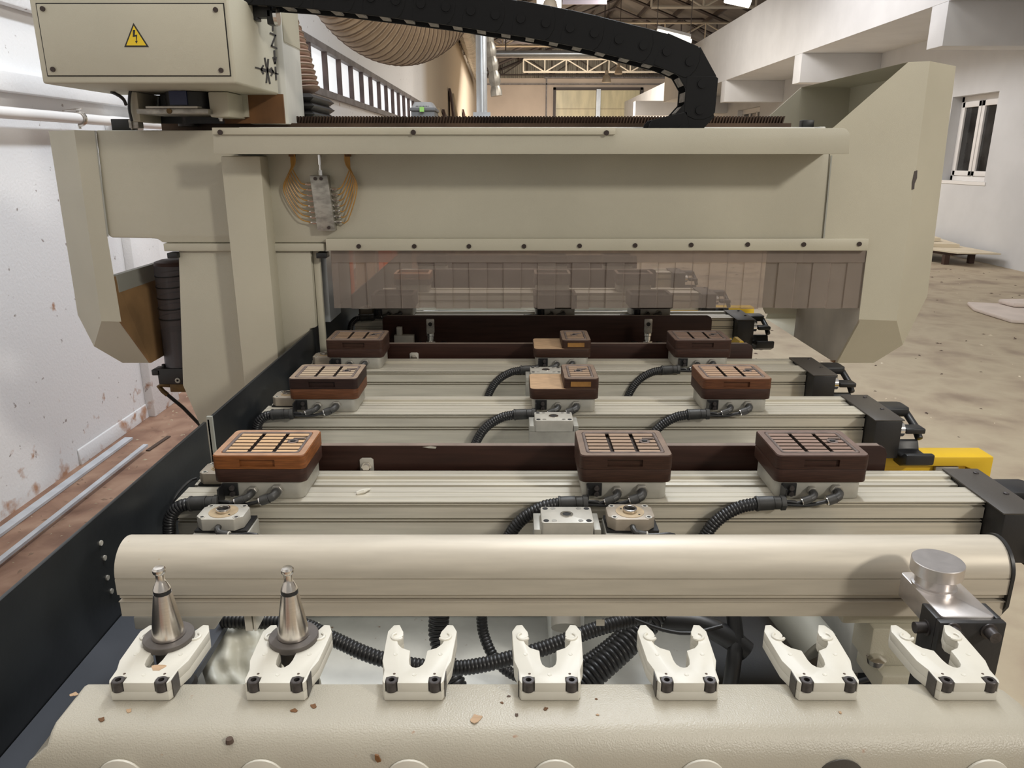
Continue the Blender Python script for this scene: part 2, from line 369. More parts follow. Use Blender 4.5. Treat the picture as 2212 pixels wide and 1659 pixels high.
# right wall, mezzanine fascia and its cross beams
WRX = 6.7
mr_ = MB()
wys = [(11.15, 12.30), (21.8, 23.9)]
mr_.box(WRX, WRX + 0.3, -4, 11.15, FL - 0.1, 3.1).box(WRX, WRX + 0.3, 12.3, 21.8, FL - 0.1, 3.1).box(WRX, WRX + 0.3, 23.9, 49, FL - 0.1, 3.1)
for a, b in wys: mr_.box(WRX, WRX + 0.3, a, b, 0.86 if a < 15 else 1.30, 3.1).box(WRX, WRX + 0.3, a, b, FL - 0.1, -0.36 if a < 15 else 0.1)
struct('wall_right', mr_, 'plaster_right')
w1 = struct('window_3', MB().box(6.85, 6.92, 11.15, 12.3, 0.78, 0.86).box(6.85, 6.92, 11.15, 12.3, -0.36, -0.28)
            .box(6.85, 6.92, 11.15, 11.22, -0.36, 0.86).box(6.85, 6.92, 12.23, 12.3, -0.36, 0.86), 'white_frame', bevel=0.006)
struct('sill', MB().box(6.69, 6.9, 11.1, 12.35, -0.40, -0.355), 'white_frame', w1)
for a, b in ((11.22, 11.72), (11.74, 12.23)):
    struct('sash', MB().box(6.83, 6.88, a, b, 0.70, 0.78).box(6.83, 6.88, a, b, -0.28, -0.21).box(6.83, 6.88, a, a + 0.07, -0.28, 0.78).box(6.83, 6.88, b - 0.07, b, -0.28, 0.78), 'white_frame', w1, bevel=0.005)
    struct('pane', MB().box(6.86, 6.87, a + 0.07, b - 0.07, -0.21, 0.70), 'glass_dark', w1)
w2 = struct('window_4', MB().box(6.84, 6.92, 21.8, 23.9, 1.18, 1.30).box(6.84, 6.92, 21.8, 23.9, 0.1, 0.2), 'white_frame')
for k in range(4):
    yy = 21.8 + 0.68 * k; struct('sash', MB().box(6.84, 6.9, yy, yy + 0.07, 0.2, 1.2), 'white_frame', w2)
    if k < 3: struct('pane', MB().box(6.88, 6.89, yy + 0.07, yy + 0.68, 0.2, 1.2), 'glass_dark', w2)
struct('trim_5', MB().box(5.25, 5.50, -4, 28.0, 1.79, 3.08), 'plaster_right')        # mezzanine fascia
struct('trim_6', MB().box(5.5, 7.0, -4, 28.0, 1.79, 1.95), 'plaster_right')        # mezzanine slab
n = 7
for yy in (5.05, 10.06, 14.87, 20.0, 25.1):
    struct('trim_%d' % n, MB().box(5.25, WRX, yy, yy + 0.38, 1.29, 1.79), 'plaster_right', bevel=0.008); n += 1
struct('trim_%d' % n, MB().box(4.9, 6.7, 32.0, 32.6, 1.55, 2.1), 'plaster_right'); n += 1
# roof
RX, RZ, EZ = 5.2, 7.4, 4.45
def rz(x): return EZ + (RZ - EZ) * (1 - abs(x - RX) / (RX + 2.4))
roof = MB()
for a, b in ((-2.4, RX), (RX, 12.8)):
    roof.add([(a, 7, rz(a)), (b, 7, rz(b)), (b, 48.5, rz(b)), (a, 48.5, rz(a)), (a, 7, rz(a) + .1), (b, 7, rz(b) + .1), (b, 48.5, rz(b) + .1), (a, 48.5, rz(a) + .1)],
             [(0, 1, 2, 3), (4, 5, 6, 7), (0, 1, 5, 4), (1, 2, 6, 5), (2, 3, 7, 6), (3, 0, 4, 7)])
ceil = struct('ceiling', roof, 'roof_sheet')
for k in range(13):
    x = -2.0 + 1.2 * k; struct('purlin', MB().box(x, x + 0.09, 7, 48.3, rz(x) - 0.2, rz(x) - 0.02), 'steel_brown', ceil)
for k in range(14):
    y = 9 + 3.0 * k; mb = MB()
    for a, b in ((-2.3, RX), (RX, 12.6)): mb.tube([(a, y, rz(a) - 0.25), (b, y, rz(b) - 0.25)], 0.07, 4)
    struct('rafter', mb, 'steel_brown', ceil)
def truss(y, x0, x1, zb, h, m, nb, r=0.045):
    t = struct('trim_%d' % N_[0], MB().tube([(x0, y, zb), (x1, y, zb)], r, 4).tube([(x0, y, zb + h), (x1, y, zb + h)], r, 4), m); N_[0] += 1
    dx = (x1 - x0) / nb
    for k in range(nb + 1):
        struct('strut', MB().tube([(x0 + k * dx, y, zb), (x0 + k * dx, y, zb + h)], r * .7, 4), m, t)
        if k < nb:
            a, b = (zb + h, zb) if k % 2 == 0 else (zb, zb + h)
            struct('diagonal', MB().tube([(x0 + k * dx, y, a), (x0 + (k + 1) * dx, y, b)], r * .7, 4), m, t)
N_ = [n]
truss(43, 0.6, 9.6, 4.25, 0.62, 'truss', 8); truss(33.2, -2.0, 11.0, 4.25, 0.85, 'truss', 8); truss(47.6, -2, 11, 4.55, 0.9, 'steel_brown', 9, 0.04)
truss(24.0, 4.0, 11.5, 4.1, 0.8, 'truss', 5)
truss(38, -2.0, 11.0, 5.0, 1.0, 'steel_brown', 8, 0.05)

# ------------------------------------------------------------------ things in the hall behind
t = thing('wall_pipe', 'white painted pipe running along left wall', 'pipe', (WLX + 0.06, 0, 0.15))
obj('pipe', MB().tube([(WLX + 0.075, -1, 0.168), (WLX + 0.075, 3.0, 0.168), (WLX + 0.07, 4.2, 0.172), (WLX + 0.075, 7, 0.178)], 0.024, 12), 'white_frame', t)
cl = MB(); yc = 3.80; pts = [(WLX + 0.075 + 0.029 * math.cos(a), yc, 0.170 + 0.029 * math.sin(a)) for a in [math.radians(-110 + 22 * k) for k in range(11)]]
cl.tube(pts, 0.008, 6); cl.cyl((WLX, yc, 0.205), (WLX + 0.09, yc, 0.215), 0.004, n=6); cl.cyl((WLX + 0.07, yc, 0.125), (WLX + 0.07, yc, 0.145), 0.006, n=6)
obj('pipe_clamp', cl, 'steel', t)
def big_hose(parent, name, pts, r, pitch, m):
    path = spline(pts, pitch / 4); obj(name, MB().tube(path, [r - (0.012 if i % 4 in (0,) else 0) for i in range(len(path))], 28), m, parent, angle=60)
    ribs = MB()
    for i in range(2, len(path) - 2, 4):
        tdir = (path[i + 1] - path[i - 1]).normalized(); a = tdir.cross(Vector((0.3, 0.2, 0.9))).normalized(); b = tdir.cross(a)
        ribs.tube([path[i] + (a * math.cos(q) + b * math.sin(q)) * (r + 0.0005) for q in (2 * PI * k / 28 for k in range(29))], 0.0028, 5, False)
    return obj('hose_ribs', ribs, 'duct_rib', parent, kind='stuff')
t = thing('extraction_hose', 'big ribbed beige dust extraction hose sagging behind the black chain', 'hose', (-0.45, 3.1, 0.48))
cx, cyy = Q(848, 137, 3.0).x, 3.0
zb = Q(848, 137, 3.0).z + 0.162
ax = Vector((math.sin(math.radians(38)), math.cos(math.radians(38)), 0)); base = Vector((cx, cyy + 0.12, zb + 0.30))
loop = [base + ax * (0.30 * math.cos(math.radians(a))) + Vector((0, 0, 0.30 * math.sin(math.radians(a)))) for a in range(180, 361, 15)]
loop = [loop[0] + Vector((0, 0, 0.5))] + loop + [loop[-1] + Vector((0.05, 0.1, 0.5))]
big_hose(t, 'hose', loop, 0.155, 0.019, 'duct_hose')
t = thing('suction_hose', 'pinkish ribbed hose rising from black bellows beside spindle column', 'hose', (-0.72, 2.45, 0.17))
big_hose(t, 'hose', [(-0.72, 2.5, 0.17), (-0.75, 2.5, 0.30), (-0.80, 2.5, 0.42), (-0.90, 2.5, 0.56), (-1.05, 2.52, 0.72)], 0.128, 0.016, 'duct_hose_pink')
solo('downpipe', MB().lathe((-0.56, 15, FL), [(0.10, 0), (0.10, 6.2)], 24).lathe((-0.56, 15, FL), [(0.106, 2.9), (0.106, 2.94)], 24).box(-0.72, -0.40, 14.9, 15.1, 0.55, 0.78), 'galv', 'bright galvanised round duct standing upright in the middle of hall', 'duct')
def ribbed(name, label, pts, r, m, pitch=0.3):
    path = spline(pts, pitch / 3); solo(name, MB().tube(path, [r - (0.03 if i % 3 == 0 else 0) for i in range(len(path))], 14), m, label, 'duct', 'flexible ducts under the roof', angle=20)
ribbed('flexible_duct', 'silver flexible duct hanging straight down right of upright galvanised duct', [(-0.55, 18, 3.6), (-0.52, 18, 2.6), (-0.42, 18, 1.9), (-0.34, 18, 1.28)], 0.13, 'spiral')
ribbed('flexible_duct', 'silver flexible duct slanting along the top of left wall', [(-1.45, 20, 4.15), (-1.6, 29, 4.12), (-1.65, 38, 4.0), (-1.65, 44, 3.8)], 0.30, 'spiral', 0.9)
t = thing('overhead_pipe', 'long pale pipe running crosswise below the roof trusses', 'pipe', (1.5, 26, 3.0))
obj('pipe', MB().tube([(-0.7, 26, 3.10), (3.0, 26, 3.10), (3.8, 26, 2.9)], 0.105, 16), 'galv', t)
for x in (-.2, 2.9): obj('hanger', MB().cyl((x, 26, 3.2), (x, 26, rz(x)), .02, n=6), 'steel_brown', t)
def pendant(x, y, z, s, label):
    t = thing('pendant_lamp', label, 'lamp', (x, y, z), 'pendant lamps under the roof')
    obj('lamp_shade', MB().lathe((x, y, z), [(0.13 * s, 0), (0.135 * s, 0.02 * s), (0.10 * s, 0.16 * s), (0.05 * s, 0.21 * s), (0.05 * s, 0.30 * s), (0.03 * s, 0.33 * s)], 18), 'lamp_shade', t)
    obj('cord', MB().cyl((x, y, z + 0.32 * s), (x, y, z + 3.0), 0.012, n=6), 'steel_brown', t)
p = Q(1188, 27, 10); pendant(p.x, 10, p.z, 0.75, 'beige bell pendant lamp nearest, just above the black chain')
p = Q(1310, 178, 28); pendant(p.x, 28, p.z, 1.2, 'small cream pendant lamp hanging above the dusty far window')
p = Q(1336, 160, 30); pendant(p.x, 30, p.z, 1.1, 'grey glass pendant lamp inside the bend of black chain')
def strip(a, b, y, label):
    p, q = Q(*a, y), Q(*b, y); t = thing('strip_light', label, 'lamp', tuple(p), 'fluorescent strip lights')
    obj('tube', MB().tube([p, q], 0.09, 8), 'lamp_tube', t)
    obj('housing', MB().tube([p + Vector((0, 0.1, 0.14)), q + Vector((0, 0.1, 0.14))], 0.09, 4), 'white_frame', t)
    for r_ in (p, q): obj('hanger', MB().cyl((r_.x, y + .1, r_.z + .15), (r_.x, y + .1, rz(r_.x)), .012, n=6), 'steel_brown', t)
strip((1420, 74), (1492, 92), 22, 'lit strip light under the roof behind the bend of black chain')
strip((1568, -6), (1620, 5), 14, 'lit strip light at top edge above the white fascia')
strip((1160, 4), (1212, 2), 12, 'lit strip light beside the nearest pendant lamp at top edge')
p, q = Q(1216, -40, 14), Q(1311, 9, 14)
solo('hanging_board', MB().box(p.x, q.x, 14, 14.05, q.z, p.z + 0.2), 'sign_white', 'pale lilac board hanging at the top edge right of pendant lamp', 'board')
t = thing('pet_carrier', 'grey plastic crate with slotted vent at the end of ribbon window', 'crate', (-1.03, 9.0, 0.40))
p0, p1 = Q(888, 252, 9), Q(938, 222, 9); cx = (p0.x + p1.x) / 2; hw = (p1.x - p0.x) / 2
obj('tray', MB().box(cx - hw, cx + hw, 9.0, 9.4, FL + 0.9, p0.z + 0.06), 'crate_dark', t, bevel=0.01)
obj('rim', MB().box(cx - hw - 0.015, cx + hw + 0.015, 8.98, 9.42, p0.z + 0.06, p0.z + 0.095), 'crate_dark', t, bevel=0.008)
obj('lid', MB().loft([rrect(cx - hw, cx + hw, 9.0, 9.4, 0.03, p0.z + 0.095), rrect(cx - hw * 0.72, cx + hw * 0.72, 9.03, 9.37, 0.03, p1.z + 0.01)]), 'crate_grey', t)
for k in range(9):
    x = cx - 0.075 + 0.0165 * k; obj('slot', MB().add([(x, 8.998, p0.z + .105), (x + .007, 8.998, p0.z + .105), (x + .007, 9.022, p1.z - .02), (x, 9.022, p1.z - .02), (x, 9.03, p0.z + .105), (x + .007, 9.03, p0.z + .105), (x + .007, 9.05, p1.z - .02), (x, 9.05, p1.z - .02)],
        [(0, 1, 2, 3), (4, 5, 6, 7), (0, 1, 5, 4), (1, 2, 6, 5), (2, 3, 7, 6), (3, 0, 4, 7)]), 'black', t)
obj('latch', MB().box(cx - 0.03, cx + 0.02, 8.96, 8.98, p0.z + 0.05, p0.z + 0.10), 'green_tag', t, label='light green latch')
solo('table', MB().box(cx - 0.4, cx + 0.4, 8.9, 9.6, FL + 0.86, FL + 0.9).box(cx - 0.38, cx - 0.33, 8.95, 9.0, FL, FL + .86).box(cx + 0.33, cx + 0.38, 8.95, 9.0, FL, FL + .86).box(cx - 0.38, cx - 0.33, 9.5, 9.55, FL, FL + .86).box(cx + .33, cx + .38, 9.5, 9.55, FL, FL + .86), 'plank_light', 'table behind the gantry carrying the grey crate', 'table')
for i, (yy, zt, m, lab) in enumerate(((22.6, 1.3, 'plank_light', 'short pale plank leaning on left wall nearest the grey crate'), (24.2, 1.35, 'plank_dark', 'short dark plank beside the short pale plank on left wall'),
        (26.8, 2.15, 'plank_dark', 'tall dark plank leaning on left wall in the middle'), (28.3, 2.1, 'plank_light', 'tall pale plank just behind the tall dark plank'),
        (34.0, 1.9, 'plank_dark', 'dark plank leaning on left wall close to galvanised duct'), (36.4, 1.8, 'plank_light', 'farthest pale plank leaning on left wall'))):
    solo('plank', MB().add([(WLX + 0.45, yy, FL), (WLX + 0.50, yy, FL), (WLX + 0.09, yy, zt), (WLX + 0.02, yy, zt), (WLX + 0.45, yy + 0.9, FL), (WLX + 0.50, yy + 0.9, FL), (WLX + 0.09, yy + 0.9, zt - 0.15), (WLX + 0.02, yy + 0.9, zt - 0.15)],
        [(0, 1, 2, 3), (4, 5, 6, 7), (0, 1, 5, 4), (1, 2, 6, 5), (2, 3, 7, 6), (3, 0, 4, 7)]), m, lab, 'plank', 'planks leaning on the left wall')
# boards on dark bearers and foam sheets by the right wall
t = thing('board_table', 'low dark wooden stand carrying plywood boards by right wall', 'stand', (6.2, 11.3, FL))
for x, y in ((6.02, 10.62), (6.45, 10.75), (5.7, 11.9), (6.3, 12.6)): obj('leg', MB().box(x, x + 0.07, y, y + 0.07, FL, FL + 0.13), 'plank_dark', t)
obj('top', MB().add([(5.6, 11.9, FL + .13), (6.1, 10.6, FL + .13), (6.5, 10.7, FL + .13), (6.4, 12.8, FL + .13), (5.6, 11.9, FL + .17), (6.1, 10.6, FL + .17), (6.5, 10.7, FL + .17), (6.4, 12.8, FL + .17)], [(0, 1, 2, 3), (4, 5, 6, 7), (0, 1, 5, 4), (1, 2, 6, 5), (2, 3, 7, 6), (3, 0, 4, 7)]), 'plank_dark', t)
def board(pts, z, h, label):
    v = [(x, y, z) for x, y in pts] + [(x, y, z + h) for x, y in pts]
    solo('plywood_board', MB().add(v, [(0, 1, 2, 3), (4, 5, 6, 7), (0, 1, 5, 4), (1, 2, 6, 5), (2, 3, 7, 6), (3, 0, 4, 7)]), 'plywood', label, 'board', 'plywood boards by the right wall')
board([(6.10, 10.45), (6.62, 10.35), (6.5, 12.8), (5.55, 11.9)], FL + 0.171, 0.018, 'lowest plywood board with a pointed corner towards the room')
board([(5.8, 11.2), (6.42, 11.0), (6.6, 11.9), (5.8, 12.2)], FL + 0.19, 0.05, 'middle plywood board of the stack by right wall')
board([(5.8, 11.5), (6.33, 11.35), (6.5, 12.2), (5.9, 12.4)], FL + 0.245, 0.05, 'topmost plywood board of the stack by right wall')
def slab(pts, z, h, label, bevel):
    v = [(x, y, z) for x, y in pts] + [(x, y, z + h) for x, y in pts]; k = len(pts)
    solo('foam_sheet', MB().add(v, [tuple(range(k)), tuple(range(2 * k - 1, k - 1, -1))] + [(i, (i + 1) % k, k + (i + 1) % k, k + i) for i in range(k)]), 'foam', label, 'foam', 'foam sheets on the floor', bevel=bevel)
slab([(4.62, 7.62), (4.50, 7.30), (4.52, 6.75), (4.75, 6.66), (5.9, 6.60), (5.9, 7.5), (5.0, 7.5)], FL + 0.002, 0.035, 'large white foam sheet lying on floor at right', 0.012)
slab([(4.86, 7.52), (4.88, 7.30), (6.0, 7.2), (6.0, 7.55)], FL + 0.04, 0.045, 'small rounded white foam piece on top of the foam sheet', 0.018)
# floor strips, stick and chips
def bar_floor(a, b, w_, h_, m, name, label, cat, lean=0.0):
    a, b = Vector((*a, FL + 0.002)), Vector((*b, FL + 0.002)); d = (b - a).normalized(); s = Vector((d.y, -d.x, 0)) * w_ / 2; up = Vector((0, 0, h_)); l = Vector((0, 0, lean))
    v = [a - s, a + s, b + s + l, b - s + l]; v = v + [p + up for p in v]
    solo(name, MB().add(v, [(0, 1, 2, 3), (4, 5, 6, 7), (0, 1, 5, 4), (1, 2, 6, 5), (2, 3, 7, 6), (3, 0, 4, 7)]), m, label, cat)
bar_floor((-2.055, 1.6), (-2.045, 3.80), 0.042, 0.012, 'floor_strip', 'metal_strip', 'wide grey metal strip lying in sawdust against left wall', 'metal strip')
bar_floor((-1.905, 1.4), (-1.868, 3.62), 0.024, 0.012, 'floor_strip', 'metal_strip', 'narrow grey metal strip lying in sawdust nearer the black panel', 'metal strip', 0.03)
bar_floor((-1.868, 3.63), (-1.85, 3.84), 0.02, 0.005, 'debris_dark', 'wood_sliver', 'dark sliver at the far end of the narrow metal strip', 'offcut')
bar_floor((-1.70, 4.2), (-1.66, 4.72), 0.014, 0.01, 'plank_light', 'wood_stick', 'thin wooden stick lying in sawdust behind brass fitting', 'stick')
def chips(name, label, xr, yr, nn, smin, smax, m):
    mb = MB()
    for _ in range(nn):
        x, y = random.uniform(*xr), random.uniform(*yr); s = random.uniform(smin, smax)
        if x > 4.3 and 6.4 < y < 7.8: continue
        a = random.uniform(0, PI); c_, s_ = math.cos(a) * s, math.sin(a) * s; k = random.uniform(.2, .6)
        v = [(x - c_, y - s_, FL), (x + s_ * k, y - c_ * k, FL), (x + c_, y + s_, FL), (x - s_ * k, y + c_ * k, FL), (x, y, FL + s * 0.35)]
        mb.add(v, [(0, 1, 4), (1, 2, 4), (2, 3, 4), (3, 0, 4), (0, 1, 2, 3)])
    solo(name, mb, m, label, 'debris', kind='stuff')
chips('wood_chips', 'pale wood chips scattered in the sawdust along left wall', (-2.05, -0.9), (2.0, 5.2), 260, 0.004, 0.014, 'plank_light')
chips('sawdust_clumps', 'brown sawdust clumps scattered along left wall', (-2.05, -0.9), (2.0, 5.2), 420, 0.005, 0.018, 'debris')
chips('floor_crumbs', 'dark crumbs scattered over the concrete floor at right', (1.0, 6.4), (2.5, 11.0), 380, 0.004, 0.022, 'debris_dark')
chips('floor_scraps', 'pale scraps scattered over the concrete floor at right', (1.5, 6.4), (3.5, 10.0), 160, 0.004, 0.02, 'plywood')
# ================================================================== the machine bed
t = thing('machine_bed', 'pale grey machine bed under the support beams', 'machine bed', (0.1, 2.2, FL))
obj('deck', MB().box(-0.555, 0.31, 0.62, 4.2, -0.80, -0.77), 'bed', t)
obj('shade_well', MB().box(0.31, 0.74, 0.62, 4.2, -0.90, -0.88), 'black_box', t)  # black sheet: shade under the rail put into its colour
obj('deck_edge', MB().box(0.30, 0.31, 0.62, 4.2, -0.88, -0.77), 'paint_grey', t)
for y in (0.95, 1.42, 1.85, 2.48, 2.95, 3.55): obj('cross_member', MB().box(-0.54, 0.72, y + 0.20, y + 0.27, -0.77, -0.66), 'bed', t, bevel=0.004)
for x in (-0.42, 0.06, 0.52): obj('guide_rail', MB().box(x, x + 0.05, 1.0, 4.2, -0.77, -0.615), 'bed', t, bevel=0.004)
obj('light_blocker', MB().box(.548, .554, .88, 1.02, -.80, -.59), 'sheet_grey', t)  # hidden plate added to block light coming in from the right
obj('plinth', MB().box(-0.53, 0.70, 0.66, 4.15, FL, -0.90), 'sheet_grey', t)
# black side panel in two pieces, grey sheet beside it
PX = -0.565
for y0, y1, nm, lab in ((0.16, 1.325, 'near', 'near black steel side panel along the left of the machine, flecked with dust'), (1.34, 4.3, 'far', 'far black steel side panel continuing behind the gantry leg')):
    t = thing('side_panel', lab, 'panel', (PX - 0.003, (y0 + y1) / 2, -0.80))
    z1 = -0.470
    obj('panel', MB().box(PX - 0.006, PX, y0, y1, -0.80, z1), 'panel_black', t, bevel=0.0015)
    if nm == 'near':
        for (u, v) in ((217, 1173), (225, 1205), (231, 1248), (240, 1277)):
            a, b = (u - 1106) / FPX, (829.5 - v) / FPX; k = PX / a; y, z = (cP + b * sP) * k, (-sP + b * cP) * k
            obj('bolt', MB().cyl((PX, y, z), (PX + 0.002, y, z), 0.0038, n=10), 'cast_white', t)
    else:
        obj('edge_strip', MB().box(PX - 0.006, PX + 0.004, y0, y0 + 0.006, -0.72, z1 + 0.004), 'paint_grey', t)
solo('floor_sheet', MB().box(PX + 0.001, -0.405, 0.475, 0.985, -0.645, -0.635), 'sheet_grey', 'flat blue-grey steel sheet between black side panel and white rack', 'sheet')
solo('lower_step', MB().box(PX + 0.001, -0.43, 0.30, 0.472, -0.70, -0.66), 'sheet_grey', 'lower blue-grey sheet at the bottom left corner', 'sheet')

# ------------------------------------------------------------------ support beams
BX0, BX1, BT = -0.535, 0.752, -0.525
PROF = [(0, -.070), (0, -.0375), (.007, -.0375), (.007, -.0345), (.0015, -.0345), (.0015, -.0325), (.007, -.0325), (.007, -.0285), (0, -.0285), (0, -.0105), (.007, -.0105), (.007, -.0065),
        (.002, -.0065), (.002, -.0045), (.007, -.0045), (.007, -.002), (0, -.0018), (0, 0), (.017, 0), (.017, -.0012), (.0185, -.0012), (.0185, 0), (.034, 0), (.034, -.0012), (.0355, -.0012), (.0355, 0),
        (.055, 0), (.055, -.032), (.077, -.032), (.077, -.006), (.086, -.005), (.086, -.007), (.089, -.007), (.089, -.005), (.100, -.005), (.100, 0), (.110, 0), (.110, -.001), (.1115, -.001), (.1115, 0), (.124, 0), (.124, -.070)]
beam_me = {}
def make_beam(y, label, full=True):
    t = thing('support_beam', label, 'beam', (BX0, y, BT - 0.07), 'support beams across the bed')
    def part(name, build, m, **kw):
        if name not in beam_me:
            mb = MB(); build(mb); beam_me[name] = mb.mesh(name, m, kw.get('bevel', 0), 2, 32)
        return put(name, beam_me[name], t, (-BX0, 0, 0.07))
    part('extrusion', lambda b: b.prism(PROF, 'x', BX0, BX1), 'alu')
    part('cap_plate', lambda b: b.box(.750, .812, -.048, .126, .0004, .0034), 'cap_plate', bevel=.001)
    part('cap_housing', lambda b: b.box(.7535, .809, -.0465, .012, -.083, 0).box(.753, .785, .012, .124, -.072, 0), 'black_box', bevel=.002)
    for i, yy in enumerate((0.105, 0.022)):
        k = 'screw%d' % i
        if k not in beam_me:
            mb = MB().lathe((.797, yy, .0034), [(.0045, 0), (.004, .002), (.0015, .003)], 10); beam_me[k] = mb.mesh('screw', 'bolt')
        put('screw', beam_me[k], t, (-BX0, 0, 0.07))
    part('knob', lambda b: b.cyl((.809, -.022, -.026), (.822, -.022, -.026), .0155, n=20), 'chrome')
    def handle(b):
        b.prism([(.812, .040), (.868, .045), (.873, .055), (.873, .090), (.866, .098), (.812, .098)], 'z', -.022, -.003)
        b.box(.812, .834, .00, .04, -.040, -.012)
        b.tube([(.868, .060, -.015), (.872, .020, -.035), (.872, -.005, -.055)], .009, 6)
        b.box(.832, .874, -.022, .010, -.038, -.026)
        b.prism([(-.07, -.088), (-.045, -.100), (.0, -.100), (.012, -.085), (.012, -.060), (.0, -.060), (-.008, -.078), (-.045, -.078), (-.058, -.066), (-.07, -.066)], 'x', .815, .874)
    part('handle', handle, 'black', bevel=.003)
    return t
BY = [1.10, 1.528, 1.865, 2.53, 3.02, 3.58]
for y, lab in zip(BY, ('aluminium support beam nearest the round rail, its black end cap cut by right edge', 'second aluminium support beam back from the round rail', 'third aluminium support beam back, just before the dark barrier bar',
                       'fourth aluminium support beam, behind the tall dark barrier under the curtain', 'fifth aluminium support beam, blurred behind the clear curtain', 'farthest aluminium support beam, blurred behind the clear curtain')):
    make_beam(y, lab)

a_, b_ = (785 - 1106) / FPX, (829.5 - 1066) / FPX; k_ = BT / (-sP + b_ * cP); fx_, fy_ = a_ * k_, (cP + b_ * sP) * k_
solo('plastic_shaving', MB().tube([(fx_ - .010, fy_ - .004, BT + .002), (fx_, fy_, BT + .004), (fx_ + .009, fy_ + .012, BT + .003)], [.003, .004, .0015], 6), 'plastic_white', 'white plastic shaving lying on the front beam right of orange pod', 'shaving')
# ------------------------------------------------------------------ vacuum pods
PW, PD = 0.146, 0.117
mesh_cache = {}
def cached(key, name, m, build, bevel=0.0, seg=2, angle=32):
    if key not in mesh_cache:
        mb = MB(); build(mb); mesh_cache[key] = mb.mesh(name, m, bevel, seg, angle)
    return mesh_cache[key]
def top_block(mb, x0, x1, y0, y1, z0, z1, rim, r=0.009, k=4):
    """rounded block, its top recessed inside the rim, a finger slot sunk in the front face"""
    dep = 0.0075
    lo = [rrect(x0, x1, y0, y1, r, z0, k), rrect(x0, x1, y0, y1, r, z1 - 0.0015, k), rrect(x0 + .0012, x1 - .0012, y0 + .0012, y1 - .0012, r, z1, k),
          rrect(x0 + rim, x1 - rim, y0 + rim, y1 - rim, r * .7, z1, k), rrect(x0 + rim, x1 - rim, y0 + rim, y1 - rim, r * .7, z1 - dep, k)]
    n = len(lo[0]); v = [p for l in lo for p in l]; f = []; fi = 3 * (k + 1) - 1      # quad between corner 3 and corner 4 is the front
    for j in range(len(lo) - 1):
        for i in range(n):
            if j == 0 and i == fi: continue
            f.append((j * n + i, j * n + (i + 1) % n, (j + 1) * n + (i + 1) % n, (j + 1) * n + i))
    f.append(tuple(range(4 * n, 5 * n))); f.append(tuple(range(n - 1, -1, -1)))
    o = len(v); xm, hw = (x0 + x1) / 2 - 0.002, (x1 - x0) * .19 if x1 - x0 > .1 else (x1 - x0) * .30; za, zb_ = z0 + .004, z0 + .0155; yd = y0 + .004
    a, b = v[fi], v[(fi + 1) % n]; c, d = v[n + (fi + 1) % n], v[n + fi]
    R = [(xm - hw, y0, za), (xm + hw, y0, za), (xm + hw, y0, zb_), (xm - hw, y0, zb_)]; Rb = [(p[0], yd, p[2]) for p in R]
    v += R + Rb; A, B, Cc, D = fi, (fi + 1) % n, n + (fi + 1) % n, n + fi
    f += [(A, B, o + 1, o), (B, Cc, o + 2, o + 1), (Cc, D, o + 3, o + 2), (D, A, o, o + 3)]
    f += [(o + i, o + (i + 1) % 4, o + 4 + (i + 1) % 4, o + 4 + i) for i in range(4)] + [(o + 4, o + 5, o + 6, o + 7)]
    mb.add(v, f); return (xm, hw, za, zb_, yd)
